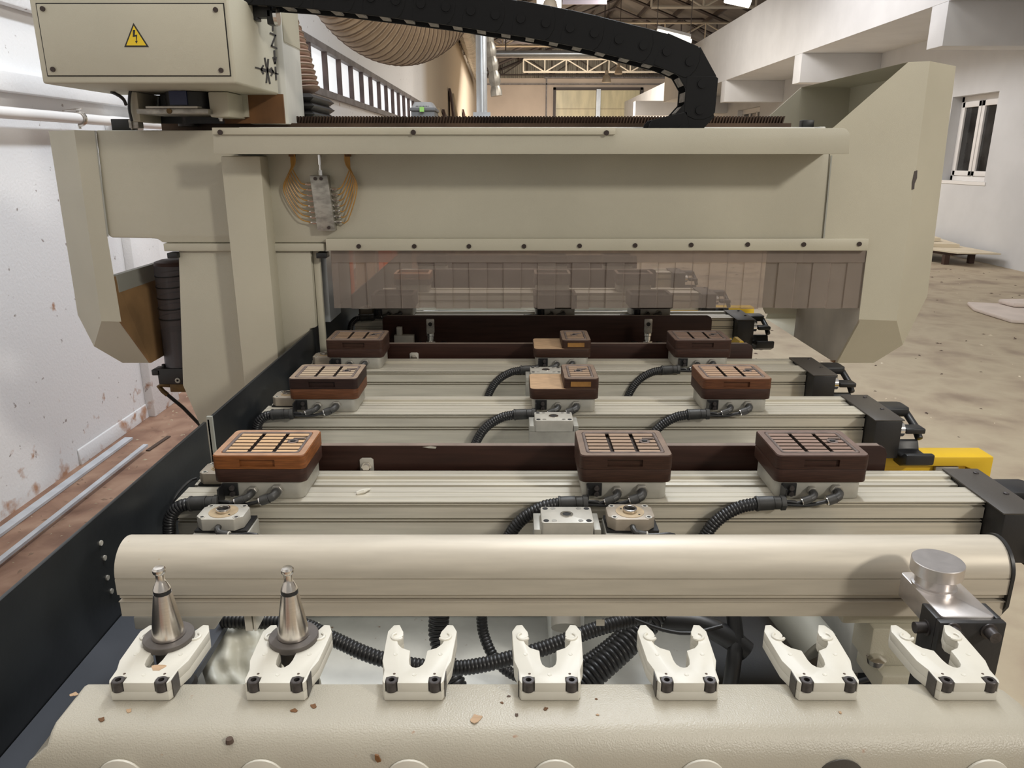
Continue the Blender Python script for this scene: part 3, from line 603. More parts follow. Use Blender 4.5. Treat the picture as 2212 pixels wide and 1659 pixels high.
def make_pod(x, y, label, col, lower='plum', half=False, hose_kind='right', grid=True, fittings=True):
    t = thing('vacuum_pod', label, 'vacuum pod', (x, y, BT), 'vacuum pods on the support beams')
    put('base', cached('base', 'base', 'cast', lambda b: b.loft([rrect(.006, PW - .006, .004, PD - .004, .012, 0.0003), rrect(.006, PW - .006, .004, PD - .004, .012, .0295)]), .0015), t)
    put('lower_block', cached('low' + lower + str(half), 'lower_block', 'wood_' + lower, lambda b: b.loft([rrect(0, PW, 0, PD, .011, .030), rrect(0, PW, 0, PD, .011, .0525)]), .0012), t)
    if half: put('ledge', cached('ledge', 'ledge', 'ledge_wood', lambda b: b.loft([rrect(.001, PW - .001, .001, PD - .001, .010, .0527), rrect(.001, PW - .001, .001, PD - .001, .010, .0533)])), t)
    x0, x1 = (.072, PW) if half else (0, PW); rim = .0115 if not half else .0105; z1 = .0755
    key = col + str(half); info = {}
    def bt(b): info['s'] = top_block(b, x0, x1, 0, PD, .0537 if half else .053, z1, rim)
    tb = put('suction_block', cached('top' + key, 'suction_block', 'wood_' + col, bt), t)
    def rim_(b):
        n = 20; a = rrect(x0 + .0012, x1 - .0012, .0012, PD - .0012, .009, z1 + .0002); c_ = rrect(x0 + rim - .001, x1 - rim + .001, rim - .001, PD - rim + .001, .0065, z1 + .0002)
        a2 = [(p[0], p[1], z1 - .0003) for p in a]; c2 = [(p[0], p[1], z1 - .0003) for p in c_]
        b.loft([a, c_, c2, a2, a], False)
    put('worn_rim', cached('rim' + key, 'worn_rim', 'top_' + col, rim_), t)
    if half: put('slot_filler', cached('amber', 'slot_filler', 'amber', lambda b: b.box(.086, .130, .0005, .003, .058, .0692)), t)
    if grid:
        put('groove_floor', cached('gf' + str(half), 'groove_floor', 'groove_dark', lambda b: b.loft([rrect(x0 + rim, x1 - rim, rim, PD - rim, .006, z1 - .0074), rrect(x0 + rim, x1 - rim, rim, PD - rim, .006, z1 - .0068)])), t)
        gx0, gx1, gy0, gy1 = x0 + rim + .002, x1 - rim - .002, rim + .002, PD - rim - .002
        put('gasket', cached('gk' + str(half), 'gasket', 'gasket', lambda b: b.tube([(p[0], p[1], z1 - .0012) for p in (lambda q: q + [q[0]])(rrect(gx0, gx1, gy0, gy1, .006, 0))], .0027, 8, False), angle=60), t)
        ix0, ix1, iy0, iy1 = gx0 + .0028, gx1 - .0028, gy0 + .0028, gy1 - .0028
        cols = 1 if half else 3; rows = 6; gw = .0062; gh = .0042
        w_ = (ix1 - ix0 - gw * (cols - 1)) / cols; h_ = (iy1 - iy0 - gh * (rows - 1)) / rows
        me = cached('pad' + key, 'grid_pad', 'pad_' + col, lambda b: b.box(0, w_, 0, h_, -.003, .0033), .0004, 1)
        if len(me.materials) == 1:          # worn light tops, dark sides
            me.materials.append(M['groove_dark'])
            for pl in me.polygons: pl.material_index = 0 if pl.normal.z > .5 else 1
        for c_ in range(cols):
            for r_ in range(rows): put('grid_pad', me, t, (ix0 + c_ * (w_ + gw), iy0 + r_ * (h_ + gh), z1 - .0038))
        vx = ix0 + (cols - 1) * (w_ + gw) + w_ * .45; vy = iy0 + 3.2 * (h_ + gh)
        vv = put('valve', cached('valve', 'valve', 'gasket', lambda b: b.lathe((0, 0, 0), [(.0092, 0), (.0092, .0012), (.0062, .0014), (.0050, .0006)], 20)), t, (vx, vy, z1 - .0006))
        put('valve_stem', cached('vs', 'valve_stem', 'bolt_hole', lambda b: b.lathe((0, 0, .0004), [(.0045, 0), (.0040, .0018), (.0015, .0026)], 12)), vv)
        put('seal_cord', cached('cord', 'seal_cord', 'gasket', lambda b: b.tube([(0, 0, 0), (.010, 0, 0), (.016, .0008, 0), (.021, .004, 0)], .0018, 6)), t, (vx - .002, vy + .0125, z1 - .0002))
    if fittings:
        br = put('bracket', cached('br', 'bracket', 'black', lambda b: b.box(.013, .036, .0015, .0045, .006, .0275).box(.011, .0135, -.020, .004, -.004, .027), .0006, 1), t)
        for zz in (.0205, .0105): put('screw', cached('brs%f' % zz, 'screw', 'bolt', lambda b: b.cyl((.0275, .002, zz), (.0275, -.0025, zz), .0042, n=12)), br)
        def gl(b):
            b.cyl((.012, -.019, .0045), (.004, -.019, .0042), .0125, n=6); b.cyl((.004, -.019, .0042), (-.007, -.019, .0038), .0105, n=16); b.cyl((-.007, -.019, .0038), (-.032, -.019, .0025), .0112, n=16); b.cyl((-.030, -.019, .0025), (-.034, -.019, .0022), .0122, n=16)
        put('hose_gland', cached('gl', 'hose_gland', 'gland', gl, .0006, 1), t)
        def el(dx, dz, s):
            def f_(b):
                b.tube([(dx, -.003, .015 + dz), (dx, -.011, .0145 + dz), (dx - .003, -.016, .0125 + dz), (dx - .009, -.018, .0100 + dz)], .0062 * s, 12)
                b.cyl((dx - .008, -.018, .0104 + dz), (dx - .021, -.019, .0062 + dz), .0068 * s, n=14)
            return f_
        def tb_(dx, dz, s, z_end):
            return lambda b: b.tube(spline([(dx - .019, -.019, .0066 + dz), (dx - .030, -.0195, .0035 + dz), ((dx + .012) / 2 - .008, -.0195, z_end - .001), (.011, -.019, z_end)], .006), .0026 * s, 8)
        for i, (dx, dz, s, ze) in enumerate(((.060, .0, .95, .0065), (.099, .001, 1.18, .0015))):
            put('nut', cached('nut%d' % i, 'nut', 'block_alu', lambda b: b.cyl((dx, .004, .0155 + dz), (dx, -.0045, .015 + dz), .0088 * s, n=6), .0005, 1), t)
            e_ = put('elbow', cached('el%d' % i, 'elbow', 'elbow', el(dx, dz, s), .0004, 1), t)
            put('collar', cached('co%d' % i, 'collar', 'chrome', lambda b: b.cyl((dx - .0205, -.019, .0064 + dz), (dx - .0225, -.0191, .0058 + dz), .0062 * s, n=14)), e_)
            put('air_tube', cached('tu%d' % i, 'air_tube', 'rubber', tb_(dx, dz, s, ze)), t)
        if hose_kind == 'right': hp = [(-.033, -.019, .0022), (-.058, -.020, -.003), (-.085, -.022, -.018), (-.105, -.024, -.040), (-.120, -.025, -.075), (-.126, -.025, -.13)]
        else: hp = [(-.033, -.019, .0022), (-.050, -.020, -.002), (-.064, -.021, -.016), (-.070, -.022, -.035), (-.072, -.022, -.075), (-.072, -.022, -.13)]
        put('corrugated_hose', cached('hose' + hose_kind, 'corrugated_hose', 'rubber', lambda b: hose(b, hp, .0102, .0048, .0013), angle=50), t)
    return t
PY = [y + 0.007 for y in BY]
make_pod(-.472, PY[0], 'large vacuum pod with orange wooden top at left end of the front beam', 'orange', 'plum', hose_kind='left')
make_pod(.107, PY[0], 'dark walnut vacuum pod in the middle of the front beam', 'dark', 'dark')
make_pod(.4165, PY[0], 'purplish brown vacuum pod at right on the front beam', 'plum', 'plum')
make_pod(-.473, PY[1] + .001, 'vacuum pod with blackish top over reddish block at left of second beam', 'black', 'brown', hose_kind='left')
make_pod(.038, PY[1] + .001, 'half-width vacuum pod with bare wooden ledge on second beam', 'dark', 'dark', half=True)
make_pod(.404, PY[1] + .001, 'vacuum pod with orange brown top at right on second beam', 'brown', 'plum')
make_pod(-.476, PY[2] + .013, 'dark brown vacuum pod at left of third beam, before the tall barrier', 'dark', 'plum', hose_kind='left')
make_pod(.056, PY[2] + .013, 'half-width vacuum pod with bare wooden ledge on third beam', 'dark', 'dark', half=True)
make_pod(.416, PY[2] + .013, 'dark plum vacuum pod at right on third beam', 'plum', 'plum')
for x, lab in ((-.477, 'leftmost'), (.074, 'middle'), (.40, 'right')):
    make_pod(x, PY[3], lab + ' vacuum pod of fourth beam, showing below the curtain edge', 'dark', 'plum', grid=False, hose_kind='left' if x < -.4 else 'right', fittings=True)
for x, lab in ((-.474, 'left'), (.09, 'middle'), (.42, 'right')): make_pod(x, PY[4], lab + ' vacuum pod of fifth beam, blurred behind the curtain', 'orange' if x < 0 else 'dark', 'plum', grid=False, fittings=False)
for x, lab in ((-.45, 'left'), (.12, 'middle'), (.43, 'right')): make_pod(x, PY[5], lab + ' vacuum pod of farthest beam, blurred behind the curtain', 'dark', 'plum', grid=False, fittings=False)

# ------------------------------------------------------------------ reference blocks beside the beams
def oct_block(x, y, zt, label, m='cast_tan', tube_pts=None, fit=True, w2=.035):
    t = thing('reference_block', label, 'block', (x, y, zt - 0.06), 'reference blocks on the beams'); c = .011 if w2 > .03 else .008; d2 = .026
    P = [(x - w2 + c, y - d2), (x + w2 - c, y - d2), (x + w2, y - d2 + c), (x + w2, y + d2 - c), (x + w2 - c, y + d2), (x - w2 + c, y + d2), (x - w2, y + d2 - c), (x - w2, y - d2 + c)]
    obj('plate', MB().prism(P, 'z', zt - .019, zt), m, t, bevel=.0012)
    obj('spacer', MB().box(x - w2 - .002, x + w2 + (.006 if w2 > .03 else .001), y - d2 + .002, y + d2, zt - .023, zt - .0195), 'black', t)
    obj('carrier', MB().box(x - w2 - .004, x + w2 + (.008 if w2 > .03 else .001), y - d2 - .004, y + d2, zt - .075, zt - .0235), 'cast', t, bevel=.002)
    obj('disc', MB().lathe((x, y, zt), [(w2 - .0135, 0), (w2 - .0135, .0006)], 28), 'tan_disc', t)
    b = obj('bushing', MB().ring((x, y, zt + .0006), .0078, .0105, 0, .0055, 22), 'steel', t, bevel=.0006)
    obj('bore', MB().lathe((x, y, zt + .0007), [(.0076, 0), (.0076, .0008)], 16), 'bolt_hole', b)
    for sx in (-1, 1):
        for sy in (-1, 1):
            r = obj('bolt_hole', MB().ring((x + sx * (w2 - .0095), y + sy * .0185, zt), .0028, .0050, 0, .0006, 14), 'cast_white', t)
            obj('hole', MB().lathe((x + sx * (w2 - .0095), y + sy * .0185, zt), [(.0030, 0), (.0030, .0003)], 10), 'bolt_hole', r)
        obj('pin_hole', MB().lathe((x + sx * .0125, y + sx * -.008 if sx < 0 else y - .011, zt + .0006), [(.0017, 0), (.0017, .0003)], 8), 'bolt_hole', t)
    if fit:
        obj('elbow', MB().tube([(x + .001, y - d2, zt - .012), (x + .001, y - d2 - .007, zt - .013), (x + .004, y - d2 - .010, zt - .016), (x + .009, y - d2 - .011, zt - .017)], .0046, 10).cyl((x + .008, y - d2 - .011, zt - .017), (x + .019, y - d2 - .012, zt - .019), .0052, n=12), 'elbow', t)
        obj('collar', MB().cyl((x + .0185, y - d2 - .012, zt - .0188), (x + .0205, y - d2 - .0122, zt - .0192), .0056, n=12), 'cast_white', t)
        obj('air_tube', MB().tube(spline([(x + .020, y - d2 - .0122, zt - .019), (x + .036, y - d2 - .013, zt - .018), (x + .054, y - d2 - .012, zt - .0175), (x + .064, y - d2 - .010, zt - .024), (x + .066, y - d2 - .006, zt - .05)], .005), .0024, 8), 'rubber', t)
    if tube_pts: obj('air_tube', MB().tube(spline(tube_pts, .006), .0022, 8), 'rubber', t)
    return t
p = Q(477, 1106, 1.035); oct_block(p.x, 1.045, -.515, 'octagonal aluminium block with brass-tan disc at left before the front beam', 'cast_white')
p = Q(1363, 1106, 1.035); oct_block(p.x, 1.045, -.515, 'octagonal brownish block with tan disc right of the flat white block', 'cast_tan')
xd = -.4945
oct_block(xd, 1.19, -.505, 'octagonal tan block half hidden left of the orange pod', 'cast_tan', fit=False, w2=.0275,
          tube_pts=[(xd - .035, 1.175, -.518), (xd - .045, 1.165, -.520), (xd - .058, 1.14, -.535), (xd - .062, 1.12, -.556), (xd - .052, 1.11, -.560), (xd - .030, 1.11, -.556)])
oct_block(-.4955, 1.598, -.503, 'octagonal tan block half hidden left of the second beam pod', 'cast_tan', fit=False, w2=.0275)
oct_block(-.4955, 1.945, -.503, 'octagonal tan block half hidden left of the third beam pod', 'cast_tan', fit=False, w2=.0275)
oct_block(-.501, 2.60, -.503, 'octagonal tan block at left end of fourth beam by black panel', 'cast_tan', fit=False, w2=.0275)
def square_block(x, y, zt, label):
    t = thing('clamp_block', label, 'block', (x, y, zt - .07), 'flat clamp blocks before the beams'); w2, d2 = .0385, .0265
    obj('plate', MB().loft([rrect(x - w2, x + w2, y - d2, y + d2, .004, zt - .024), rrect(x - w2, x + w2, y - d2, y + d2, .004, zt)]), 'cast_white', t, bevel=.0008)
    b = obj('bushing', MB().ring((x, y, zt), .0062, .0098, 0, .0012, 20), 'chrome', t)
    obj('bore', MB().lathe((x, y, zt), [(.0062, 0), (.0062, .0005)], 14), 'bolt_hole', b)
    for sx in (-1, 1):
        for sy in (-1, 1):
            for q, (hx, r) in enumerate(((.0315, .0043), (.0195, .0040))):
                obj('bolt_hole', MB().lathe((x + sx * hx, y + sy * .0200, zt), [(r, 0), (r * .95, .0004)], 12), 'bolt_hole' if q == 0 else 'block_alu', t)
    obj('carrier', MB().box(x - .0495, x + .0495, y - .024, y + .030, zt - .064, zt - .0245).box(x - .0495, x - .0375, y - .024, y + .030, zt - .0245, zt - .0125).box(x + .0395, x + .0495, y - .024, y + .030, zt - .0245, zt - .0125), 'cast', t, bevel=.001)
    for sx in (-1, 1): obj('foot', MB().box(x + sx * .043 - .005, x + sx * .043 + .005, y - .02, y + .03, zt - .085, zt - .064), 'cast', t)
    return t
p = Q(1224, 1112, 1.035); square_block(p.x, 1.035, -.515, 'flat white clamp block with rusty bore before the front beam')
p = Q(1196, 908, 1.455); square_block(p.x, 1.462, -.507, 'flat white clamp block below the ledge pod of second beam')
p = Q(1179, 808, 1.80); square_block(p.x, 1.805, -.505, 'flat white clamp block behind the ledge pod of second beam')

# ------------------------------------------------------------------ dark barrier bars behind the beams
def barrier(x0, x1, y, z0, z1, label, r=0.015):
    P = [(x0, z0), (x1, z0), (x1, z1 - r), (x1 - r * .3, z1 - r * .3), (x1 - r, z1), (x0 + r, z1), (x0 + r * .3, z1 - r * .3), (x0, z1 - r)]
    t = thing('barrier_bar', label, 'bar', ((x0 + x1) / 2, y, z0), 'dark barrier bars')
    obj('bar', MB().prism(P, 'y', y, y + 0.014), 'phenolic', t, bevel=.001)
    obj('worn_edge', MB().box(x0 + r, x1 - r, y + .0008, y + .0132, z1, z1 + .0006), 'phenolic_edge', t)
    return t
def bar_bolt(t, x, y, z):
    b = obj('clamp_nut', MB().prism([(x - .012, z - .02), (x + .012, z - .02), (x + .012, z + .010), (x + .008, z + .013), (x - .008, z + .013), (x - .012, z + .010)], 'y', y - .004, y), 'cast_white', t, bevel=.0008)
    obj('screw', MB().cyl((x, y - .004, z - .002), (x, y - .009, z - .002), .009, n=6).cyl((x, y - .009, z - .002), (x, y - .013, z - .002), .006, n=10), 'steel', b)
t = barrier(-.43, .657, 1.238, -.60, -.4845, 'dark brown barrier bar behind the front beam with scratches')
p = Q(793, 1003, 1.238); bar_bolt(t, p.x, 1.238, p.z)
obj('scratch', MB().add([Q(u, v, 1.2372) for u, v in ((912, 965.5), (930, 963.5), (943, 965), (941, 969), (925, 968))], [(0, 1, 2, 3, 4)]), 'cast_white', t)
t = barrier(-.43, .657, 2.010, -.60, -.489, 'dark brown barrier bar behind the third beam')
p = Q(895, 771, 2.010); bar_bolt(t, p.x, 2.010, p.z)
t = barrier(-.427, .659, 2.455, -.612, -.503, 'tall dark barrier bar below the curtain, farthest in view')
barrier(-.43, .66, 3.47, -.612, -.495, 'dark barrier bar blurred behind the clear curtain', .015)
barrier(-.43, .66, 4.02, -.612, -.50, 'farthest dark barrier bar, faint behind top of the clear curtain', .015)
for u, lab in ((931, 'chrome lever clamp standing left before the tall dark barrier'), (1398, 'chrome lever clamp standing right before the tall dark barrier')):
    p = Q(u, 740, 2.39); x, y, z = p.x, 2.39, p.z - .02
    t = thing('lever_clamp', lab, 'clamp', (x, y, z), 'chrome lever clamps')
    obj('base', MB().box(x - .045, x + .045, y - .012, y + .012, z + .005, z + .016).box(x - .05, x - .03, y - .015, y + .015, z + .012, z + .022).box(x + .03, x + .05, y - .015, y + .015, z + .012, z + .022), 'black', t, bevel=.003)
    obj('nut', MB().cyl((x, y, z + .014), (x, y, z + .026), .017, n=6), 'steel', t)
    obj('stem', MB().lathe((x, y, z + .026), [(.011, 0), (.011, .016), (.013, .018), (.013, .026), (.010, .028)], 14), 'chrome', t)
    b = obj('lever_plate', MB().box(x - .013, x + .013, y - .006, y + .002, z + .052, z + .098), 'block_alu', t, bevel=.003)
    obj('bore', MB().cyl((x, y - .0062, z + .082), (x, y - .008, z + .082), .0065, n=14), 'bolt_hole', b)
p = Q(872, 725, 2.44)
solo('stop_pin_block', MB().box(p.x - .03, p.x + .035, 2.425, 2.45, p.z - .03, p.z + .004).box(p.x - .022, p.x - .004, 2.43, 2.45, p.z, p.z + .030), 'cast', 'small grey stop block at left end of the tall dark barrier', 'block', bevel=.002)

# ------------------------------------------------------------------ yellow end frames
def yellow(y0, label, x0=.66):
    t = thing('yellow_bumper', label, 'bumper', (0.9, y0, -.85), 'yellow bumpers at the beam ends')
    zt = -.615; x1 = 1.030
    obj('frame', MB().prism([(x0, zt - .022), (x0, zt), (x1, zt), (x1, zt - .16), (x1 - .045, zt - .16), (x1 - .045, zt - .028), (x1 - .06, zt - .022)], 'y', y0, y0 + .056), 'yellow', t, bevel=.003)
    obj('inner_panel', MB().box(x0, x1 - .05, y0 + .012, y0 + .05, zt - .14, zt - .020), 'yellow', t)
    for x in (x0 + .05, x1 - .12): obj('latch', MB().box(x, x + .05, y0 + .002, y0 + .0118, zt - .055, zt - .024), 'block_alu', t, bevel=.002)
    obj('leg', MB().box(x0 + .1, x0 + .16, y0 + .015, y0 + .05, FL, zt - .02), 'yellow', t)
yellow(1.508, 'bright yellow bumper frame at right behind the front beam')
yellow(3.18, 'yellow bumper frame showing below right part of the curtain')
p = Q(1598, 741, 2.22); solo('yellow_wedge', MB().prism([(p.x - .03, p.z - .03), (p.x + .028, p.z - .03), (p.x + .004, p.z + .010), (p.x - .006, p.z + .010)], 'y', 2.20, 2.26), 'yellow', 'tiny yellow wedge peeking above barrier beside right third beam pod', 'bumper')

# ------------------------------------------------------------------ round front rail
R0, YF, ZC = .035, .80, -.482
arc = [(YF + R0 - R0 * math.cos(math.radians(a)), ZC + R0 * math.sin(math.radians(a))) for a in range(0, 181, 9)]
prof = arc + [(YF + 2 * R0, -.535), (YF + .002, -.535), (YF + .002, -.5145), (YF + .0, -.5145), (YF + .0, -.5135), (YF + .008, -.5135), (YF + .008, -.511), (YF + .004, -.511), (YF + .004, -.5055), (YF + .009, -.5055), (YF + .009, -.504), (YF - .0005, -.504), (YF - .0005, -.4835), (YF + .0015, -.4835), (YF + .0015, -.4825)]
t = thing('round_rail', 'champagne aluminium rail with rounded top running across the front', 'rail', (0.03, .835, -.60))
RX0, RX1 = -.4735, .594
obj('rail', MB().prism(prof, 'x', RX0, RX1), 'anod', t, angle=24)
obj('end_plate', MB().prism([(YF + R0 - (R0 + .0022) * math.cos(math.radians(a)), ZC + (R0 + .0022) * math.sin(math.radians(a))) for a in range(0, 181, 9)] + [(YF + 2 * R0 + .002, -.535), (YF + .012, -.545), (YF - .002, -.520)], 'x', RX1, RX1 + .004), 'black', t)
p0, p1 = Q(287, 1335, .80), Q(462, 1352, .80); obj('foot', MB().prism([(p0.x, -.535), (p1.x + .012, -.535), (p1.x, -.553), (p0.x, -.553)], 'y', .80, .87), 'cast', t, bevel=.002)
p0, p1 = Q(1795, 1337, .84), Q(1985, 1445, .84)
obj('foot', MB().box(p0.x + .01, p1.x + .01, .83, .87, -.565, -.535).box(p0.x + .045, p1.x + .012, .82, .87, -.620, -.565).box(p0.x + .055, p1.x + .03, .80, .87, -.650, -.620), 'paint', t, bevel=.003)
obj('foot_screw', MB().lathe((p0.x + .052, .815, -.612), [(.010, 0), (.012, .008), (.004, .012)], 14), 'chrome', t)

# ------------------------------------------------------------------ white tool rack with forks
TR = thing('tool_rack', 'white painted tool rack along the bottom with seven white plastic forks', 'tool rack', (.03, .55, -.66))
ZB = -.475
body = [(.530, -.66), (.530, -.510), (.5315, -.497), (.5365, -.486), (.5440, -.479), (.553, ZB - .0005), (.602, ZB), (.606, -.479), (.607, -.66)]
c = .022; loops = []
for x, ins in ((-.4035, .0045), (-.401, .0012), (-.398, .0), (.448, .0), (.460, .004), (.472, .012)):
    loops.append([(x - (.022 * min(1, max(0, (-.486 - z) / .017)) if x < -.39 and y < .56 else 0), y + (ins if y < .56 else -ins), z - (ins if z > -.6 else 0)) for y, z in body])
obj('body', MB().loft(loops), 'rack_paint', TR, bevel=.0008, angle=50)
for i, u in enumerate((255, 562, 883, 1200, 1520, 1822, 2138)):
    p = Q(u, 1642, .5295); r = .0205
    obj('plug', MB().cyl((p.x, .531, p.z - r), (p.x, .5285 if i != 5 else .5298, p.z - r), r, n=28), 'plastic_white' if i != 5 else 'cap_plate', TR, bevel=.0006)
half = [(.0262, 0), (.0280, .004), (.0285, .0185), (.0325, .032), (.0338, .060), (.0345, .078), (.0300, .0885), (.0242, .0890), (.0212, .0820), (.0190, .0775), (.0182, .0715), (.0205, .0668), (.0232, .0640), (.0215, .0575), (.0170, .0515), (.0082, .0470), (.0076, .033), (.0062, .0265), (.0033, .0228)]
plan = [(-x, y) for x, y in reversed(half)]; plan = half + [(0, .0216)] + plan
nh = [(.0262, 0), (.0252, 0), (.0252, .0085), (.0140, .0085), (.0140, 0)]
planN = [(.0140, 0), (.0140, .0085), (.0252, .0085), (.0252, 0)] + half[0:] + [(0, .0216)] + [(-x, y) for x, y in reversed(half)] + [(-.0252, 0), (-.0252, .0085), (-.0140, .0085), (-.0140, 0)]
fork_me = MB().prism(plan, 'z', .0003, .0095).prism(planN, 'z', .0095, .019).mesh('tool_fork', 'plastic_white', 0.0006, 2)
grip_me = MB().tube([(0.0235 + .0055 * math.cos(a), .0690 + .0055 * math.sin(a), .0192) for a in [math.radians(-150 + 24 * k) for k in range(10)]], .0016, 8).mesh('grip', 'plastic_white')
grip_me2 = MB().tube([(-0.0235 - .0055 * math.cos(a), .0690 + .0055 * math.sin(a), .0192) for a in [math.radians(-150 + 24 * k) for k in range(10)]], .0016, 8).mesh('grip', 'plastic_white')
bolt_me = MB().lathe((0, 0, 0), [(.0056, 0), (.0056, .0098), (.0050, .0104), (.0027, .0104), (.0027, .0070)], 20).mesh('bolt', 'bolt')
pin_me = MB().lathe((0, 0, 0), [(.0013, 0), (.0011, .0002)], 10).mesh('pin_hole', 'debris_dark')
dim_me = MB().lathe((0, 0, 0), [(.0021, 0), (.0019, .0003), (.0012, .0001)], 12).mesh('dimple', 'plastic_white')
wear_me = MB().box(.0282, .0290, .004, .0175, .001, .0185).mesh('worn_flank', 'cap_plate')
FX = [-.338, -.2150, -.0898, .0346, .1602, .2872, .4145]
FY = .5795
for i, x in enumerate(FX):
    fo = put('tool_fork', fork_me, TR, (x - .03, FY - .55, ZB + .66)); ROOT[fo] = (x, FY, ZB)
    put('grip', grip_me, fo); put('grip', grip_me2, fo)
    for sx in (-1, 1):
        put('bolt', bolt_me, fo, (sx * .0196, .0035, .0096)); put('pin_hole', pin_me, fo, (sx * .0185, .0128, .019)); put('dimple', dim_me, fo, (sx * .0215, .0412, .019))
    put('dimple', dim_me, fo, (0, .0115, .019))
    if x < 0: put('worn_flank', wear_me, fo)
    else: put('worn_flank', wear_me, fo, (-.0572, 0, 0))
obj('stain', MB().prism([(FX[0] + .0085 + .006 * math.cos(a) * (1 + .3 * math.sin(3 * a)), FY + .0215 + .0055 * math.sin(a) * (1 + .25 * math.cos(2 * a))) for a in [2 * PI * k / 16 for k in range(16)]], 'z', ZB + .0189, ZB + .0192), 'ledge_wood', TR, label='tan stain on the leftmost fork')

def on_plane(u, v, z):
    a, b = (u - 1106) / FPX, (829.5 - v) / FPX; k = z / (-sP + b * cP); return a * k, (cP + b * sP) * k
for u, v, r, m in ((219, 1554, .0028, 'rust'), (278, 1535, .0026, 'ledge_wood'), (635, 1535, .0026, 'rust'), (677, 1525, .0030, 'rust'), (1029, 1552, .0055, 'ledge_wood'), (1116, 1544, .0020, 'debris_dark'),
                   (1179, 1531, .0022, 'rust'), (1099, 1504, .0014, 'debris_dark'), (1084, 1518, .0014, 'rust'), (1288, 1510, .0011, 'rust'), (1291, 1544, .0012, 'ledge_wood'), (1815, 1539, .0016, 'ledge_wood'), (160, 1500, .0030, 'ledge_wood')):
    x, y = on_plane(u, v, ZB); q0 = random.uniform(0, 6)
    obj('stain', MB().prism([(x + r * math.cos(a) * (1 + .35 * math.sin(2 * a + q0)), y + r * .9 * math.sin(a) * (1 + .3 * math.cos(3 * a + q0))) for a in [2 * PI * k / 14 for k in range(14)]], 'z', ZB - .0002, ZB + .0003), m, TR)
p = Q(495, 1597, .5372); obj('paint_chip', MB().lathe((p.x, .5375, p.z), [(.0035, -.0035), (.0030, .0005)], 10), 'debris_dark', TR)
p = Q(815, 1639, .5295); obj('stain', MB().prism([(p.x - .002, p.z + .004), (p.x + .001, p.z + .003), (p.x + .003, p.z - .003), (p.x, p.z - .004), (p.x - .002, p.z - .001)], 'y', .5293, .531), 'rust', TR)

def holder(x, label):
    y, z = FY + .0655, ZB + .0205
    t = thing('tool_holder', label, 'tool holder', (x, y, z - .045), 'steel taper tool holders')
    obj('flange', MB().lathe((x, y, z), [(.0205, -.006), (.0238, -.003), (.0238, .0028), (.0233, .0034)], 40), 'flange', t)
    obj('shank', MB().lathe((x, y, z), [(.0120, -.050), (.0120, -.026), (.0145, -.024), (.0145, -.0065), (.0185, -.0062)], 28), 'flange', t)
    obj('collet_nut', MB().lathe((x, y, z), [(.0180, -.082), (.0205, -.078), (.0205, -.055), (.0175, -.051), (.0120, -.050)], 24), 'black', t)
    obj('taper', MB().lathe((x, y, z + .0034), [(.0142, 0), (.0154, .0006), (.0153, .0022), (.0084, .0470)], 44), 'ground_steel', t, angle=50)
    obj('black_band', MB().lathe((x, y, z + .0504), [(.0081, 0), (.0081, .0042)], 32), 'black', t)
    obj('pull_stud', MB().lathe((x, y, z + .0546), [(.0081, 0), (.0079, .0012), (.0048, .0078), (.0040, .0100), (.0040, .0158), (.0058, .0178), (.0062, .0192), (.0060, .0214), (.0046, .0232), (.0016, .0234)], 32), 'steel', t)
    return t
holder(FX[0], 'steel taper tool holder in the leftmost fork with tan stain')
holder(FX[1], 'steel taper tool holder in the second fork from left')

# ------------------------------------------------------------------ stop block with aluminium knob
t = thing('stop_block', 'black stop block with aluminium bar and round knob at right before the rail', 'stop', (.484, .74, -.66))
obj('clamp_bar', MB().loft([rrect(.4555, .5125, .699, .790, .005, -.496), rrect(.4555, .5125, .699, .790, .005, -.467)]), 'disc_alu', t, bevel=.001)
obj('holder', MB().box(.449, .519, .690, .6985, -.66, -.4685).box(.449, .4552, .6985, .728, -.66, -.4685).box(.5128, .519, .6985, .728, -.66, -.4685).box(.456, .512, .700, .728, -.66, -.4965), 'black_box', t, bevel=.0015)
for x, z in ((.4625, -.477), (.501, -.478)): obj('bolt', MB().cyl((x, .690, z), (x, .677, z), .0062, n=18).cyl((x, .6901, z), (x, .6885, z), .0088, n=18), 'bolt', t)
obj('bolt', MB().cyl((.449, .712, -.489), (.436, .712, -.489), .0062, n=18).cyl((.449, .712, -.489), (.4475, .712, -.489), .0085, n=18), 'bolt', t)
obj('neck', MB().lathe((.4790, .760, -.467), [(.0235, 0), (.0235, .003), (.0210, .004), (.0210, .0165)], 36), 'disc_alu', t)
obj('knob', MB().lathe((.4790, .760, -.4505), [(.0264, 0), (.0273, .0008), (.0273, .0150), (.0266, .0157)], 48), 'disc_alu', t)

# ------------------------------------------------------------------ hoses and sheet under the rail
def under(label, pts, r, pitch=.0052, ribbed_=True, name='corrugated_hose'):
    P = [Q(u, v, y) for u, v, y in pts]; mb = MB()
    if ribbed_: hose(mb, P, r, pitch, r * .13, 14)
    else: mb.tube(spline(P, .01), r, 10)
    solo(name, mb, 'rubber', label, 'hose', 'black hoses under the round rail', angle=50)
under('long corrugated hose sweeping right from second fork to rail middle', [(480, 1340, .93), (640, 1348, .92), (715, 1378, .90), (830, 1425, .885), (990, 1443, .88), (1150, 1408, .89), (1290, 1358, .91), (1400, 1330, .94)], .0105)
under('thick corrugated hose dropping behind the third fork', [(950, 1310, .98), (948, 1370, .97), (962, 1425, .95), (985, 1480, .93), (1010, 1540, .92)], .0155, .006)
under('slim corrugated hose bending down behind the third and fourth forks', [(1040, 1310, 1.0), (1045, 1370, .99), (1075, 1430, .965), (1130, 1465, .95), (1220, 1475, .95)], .0085)
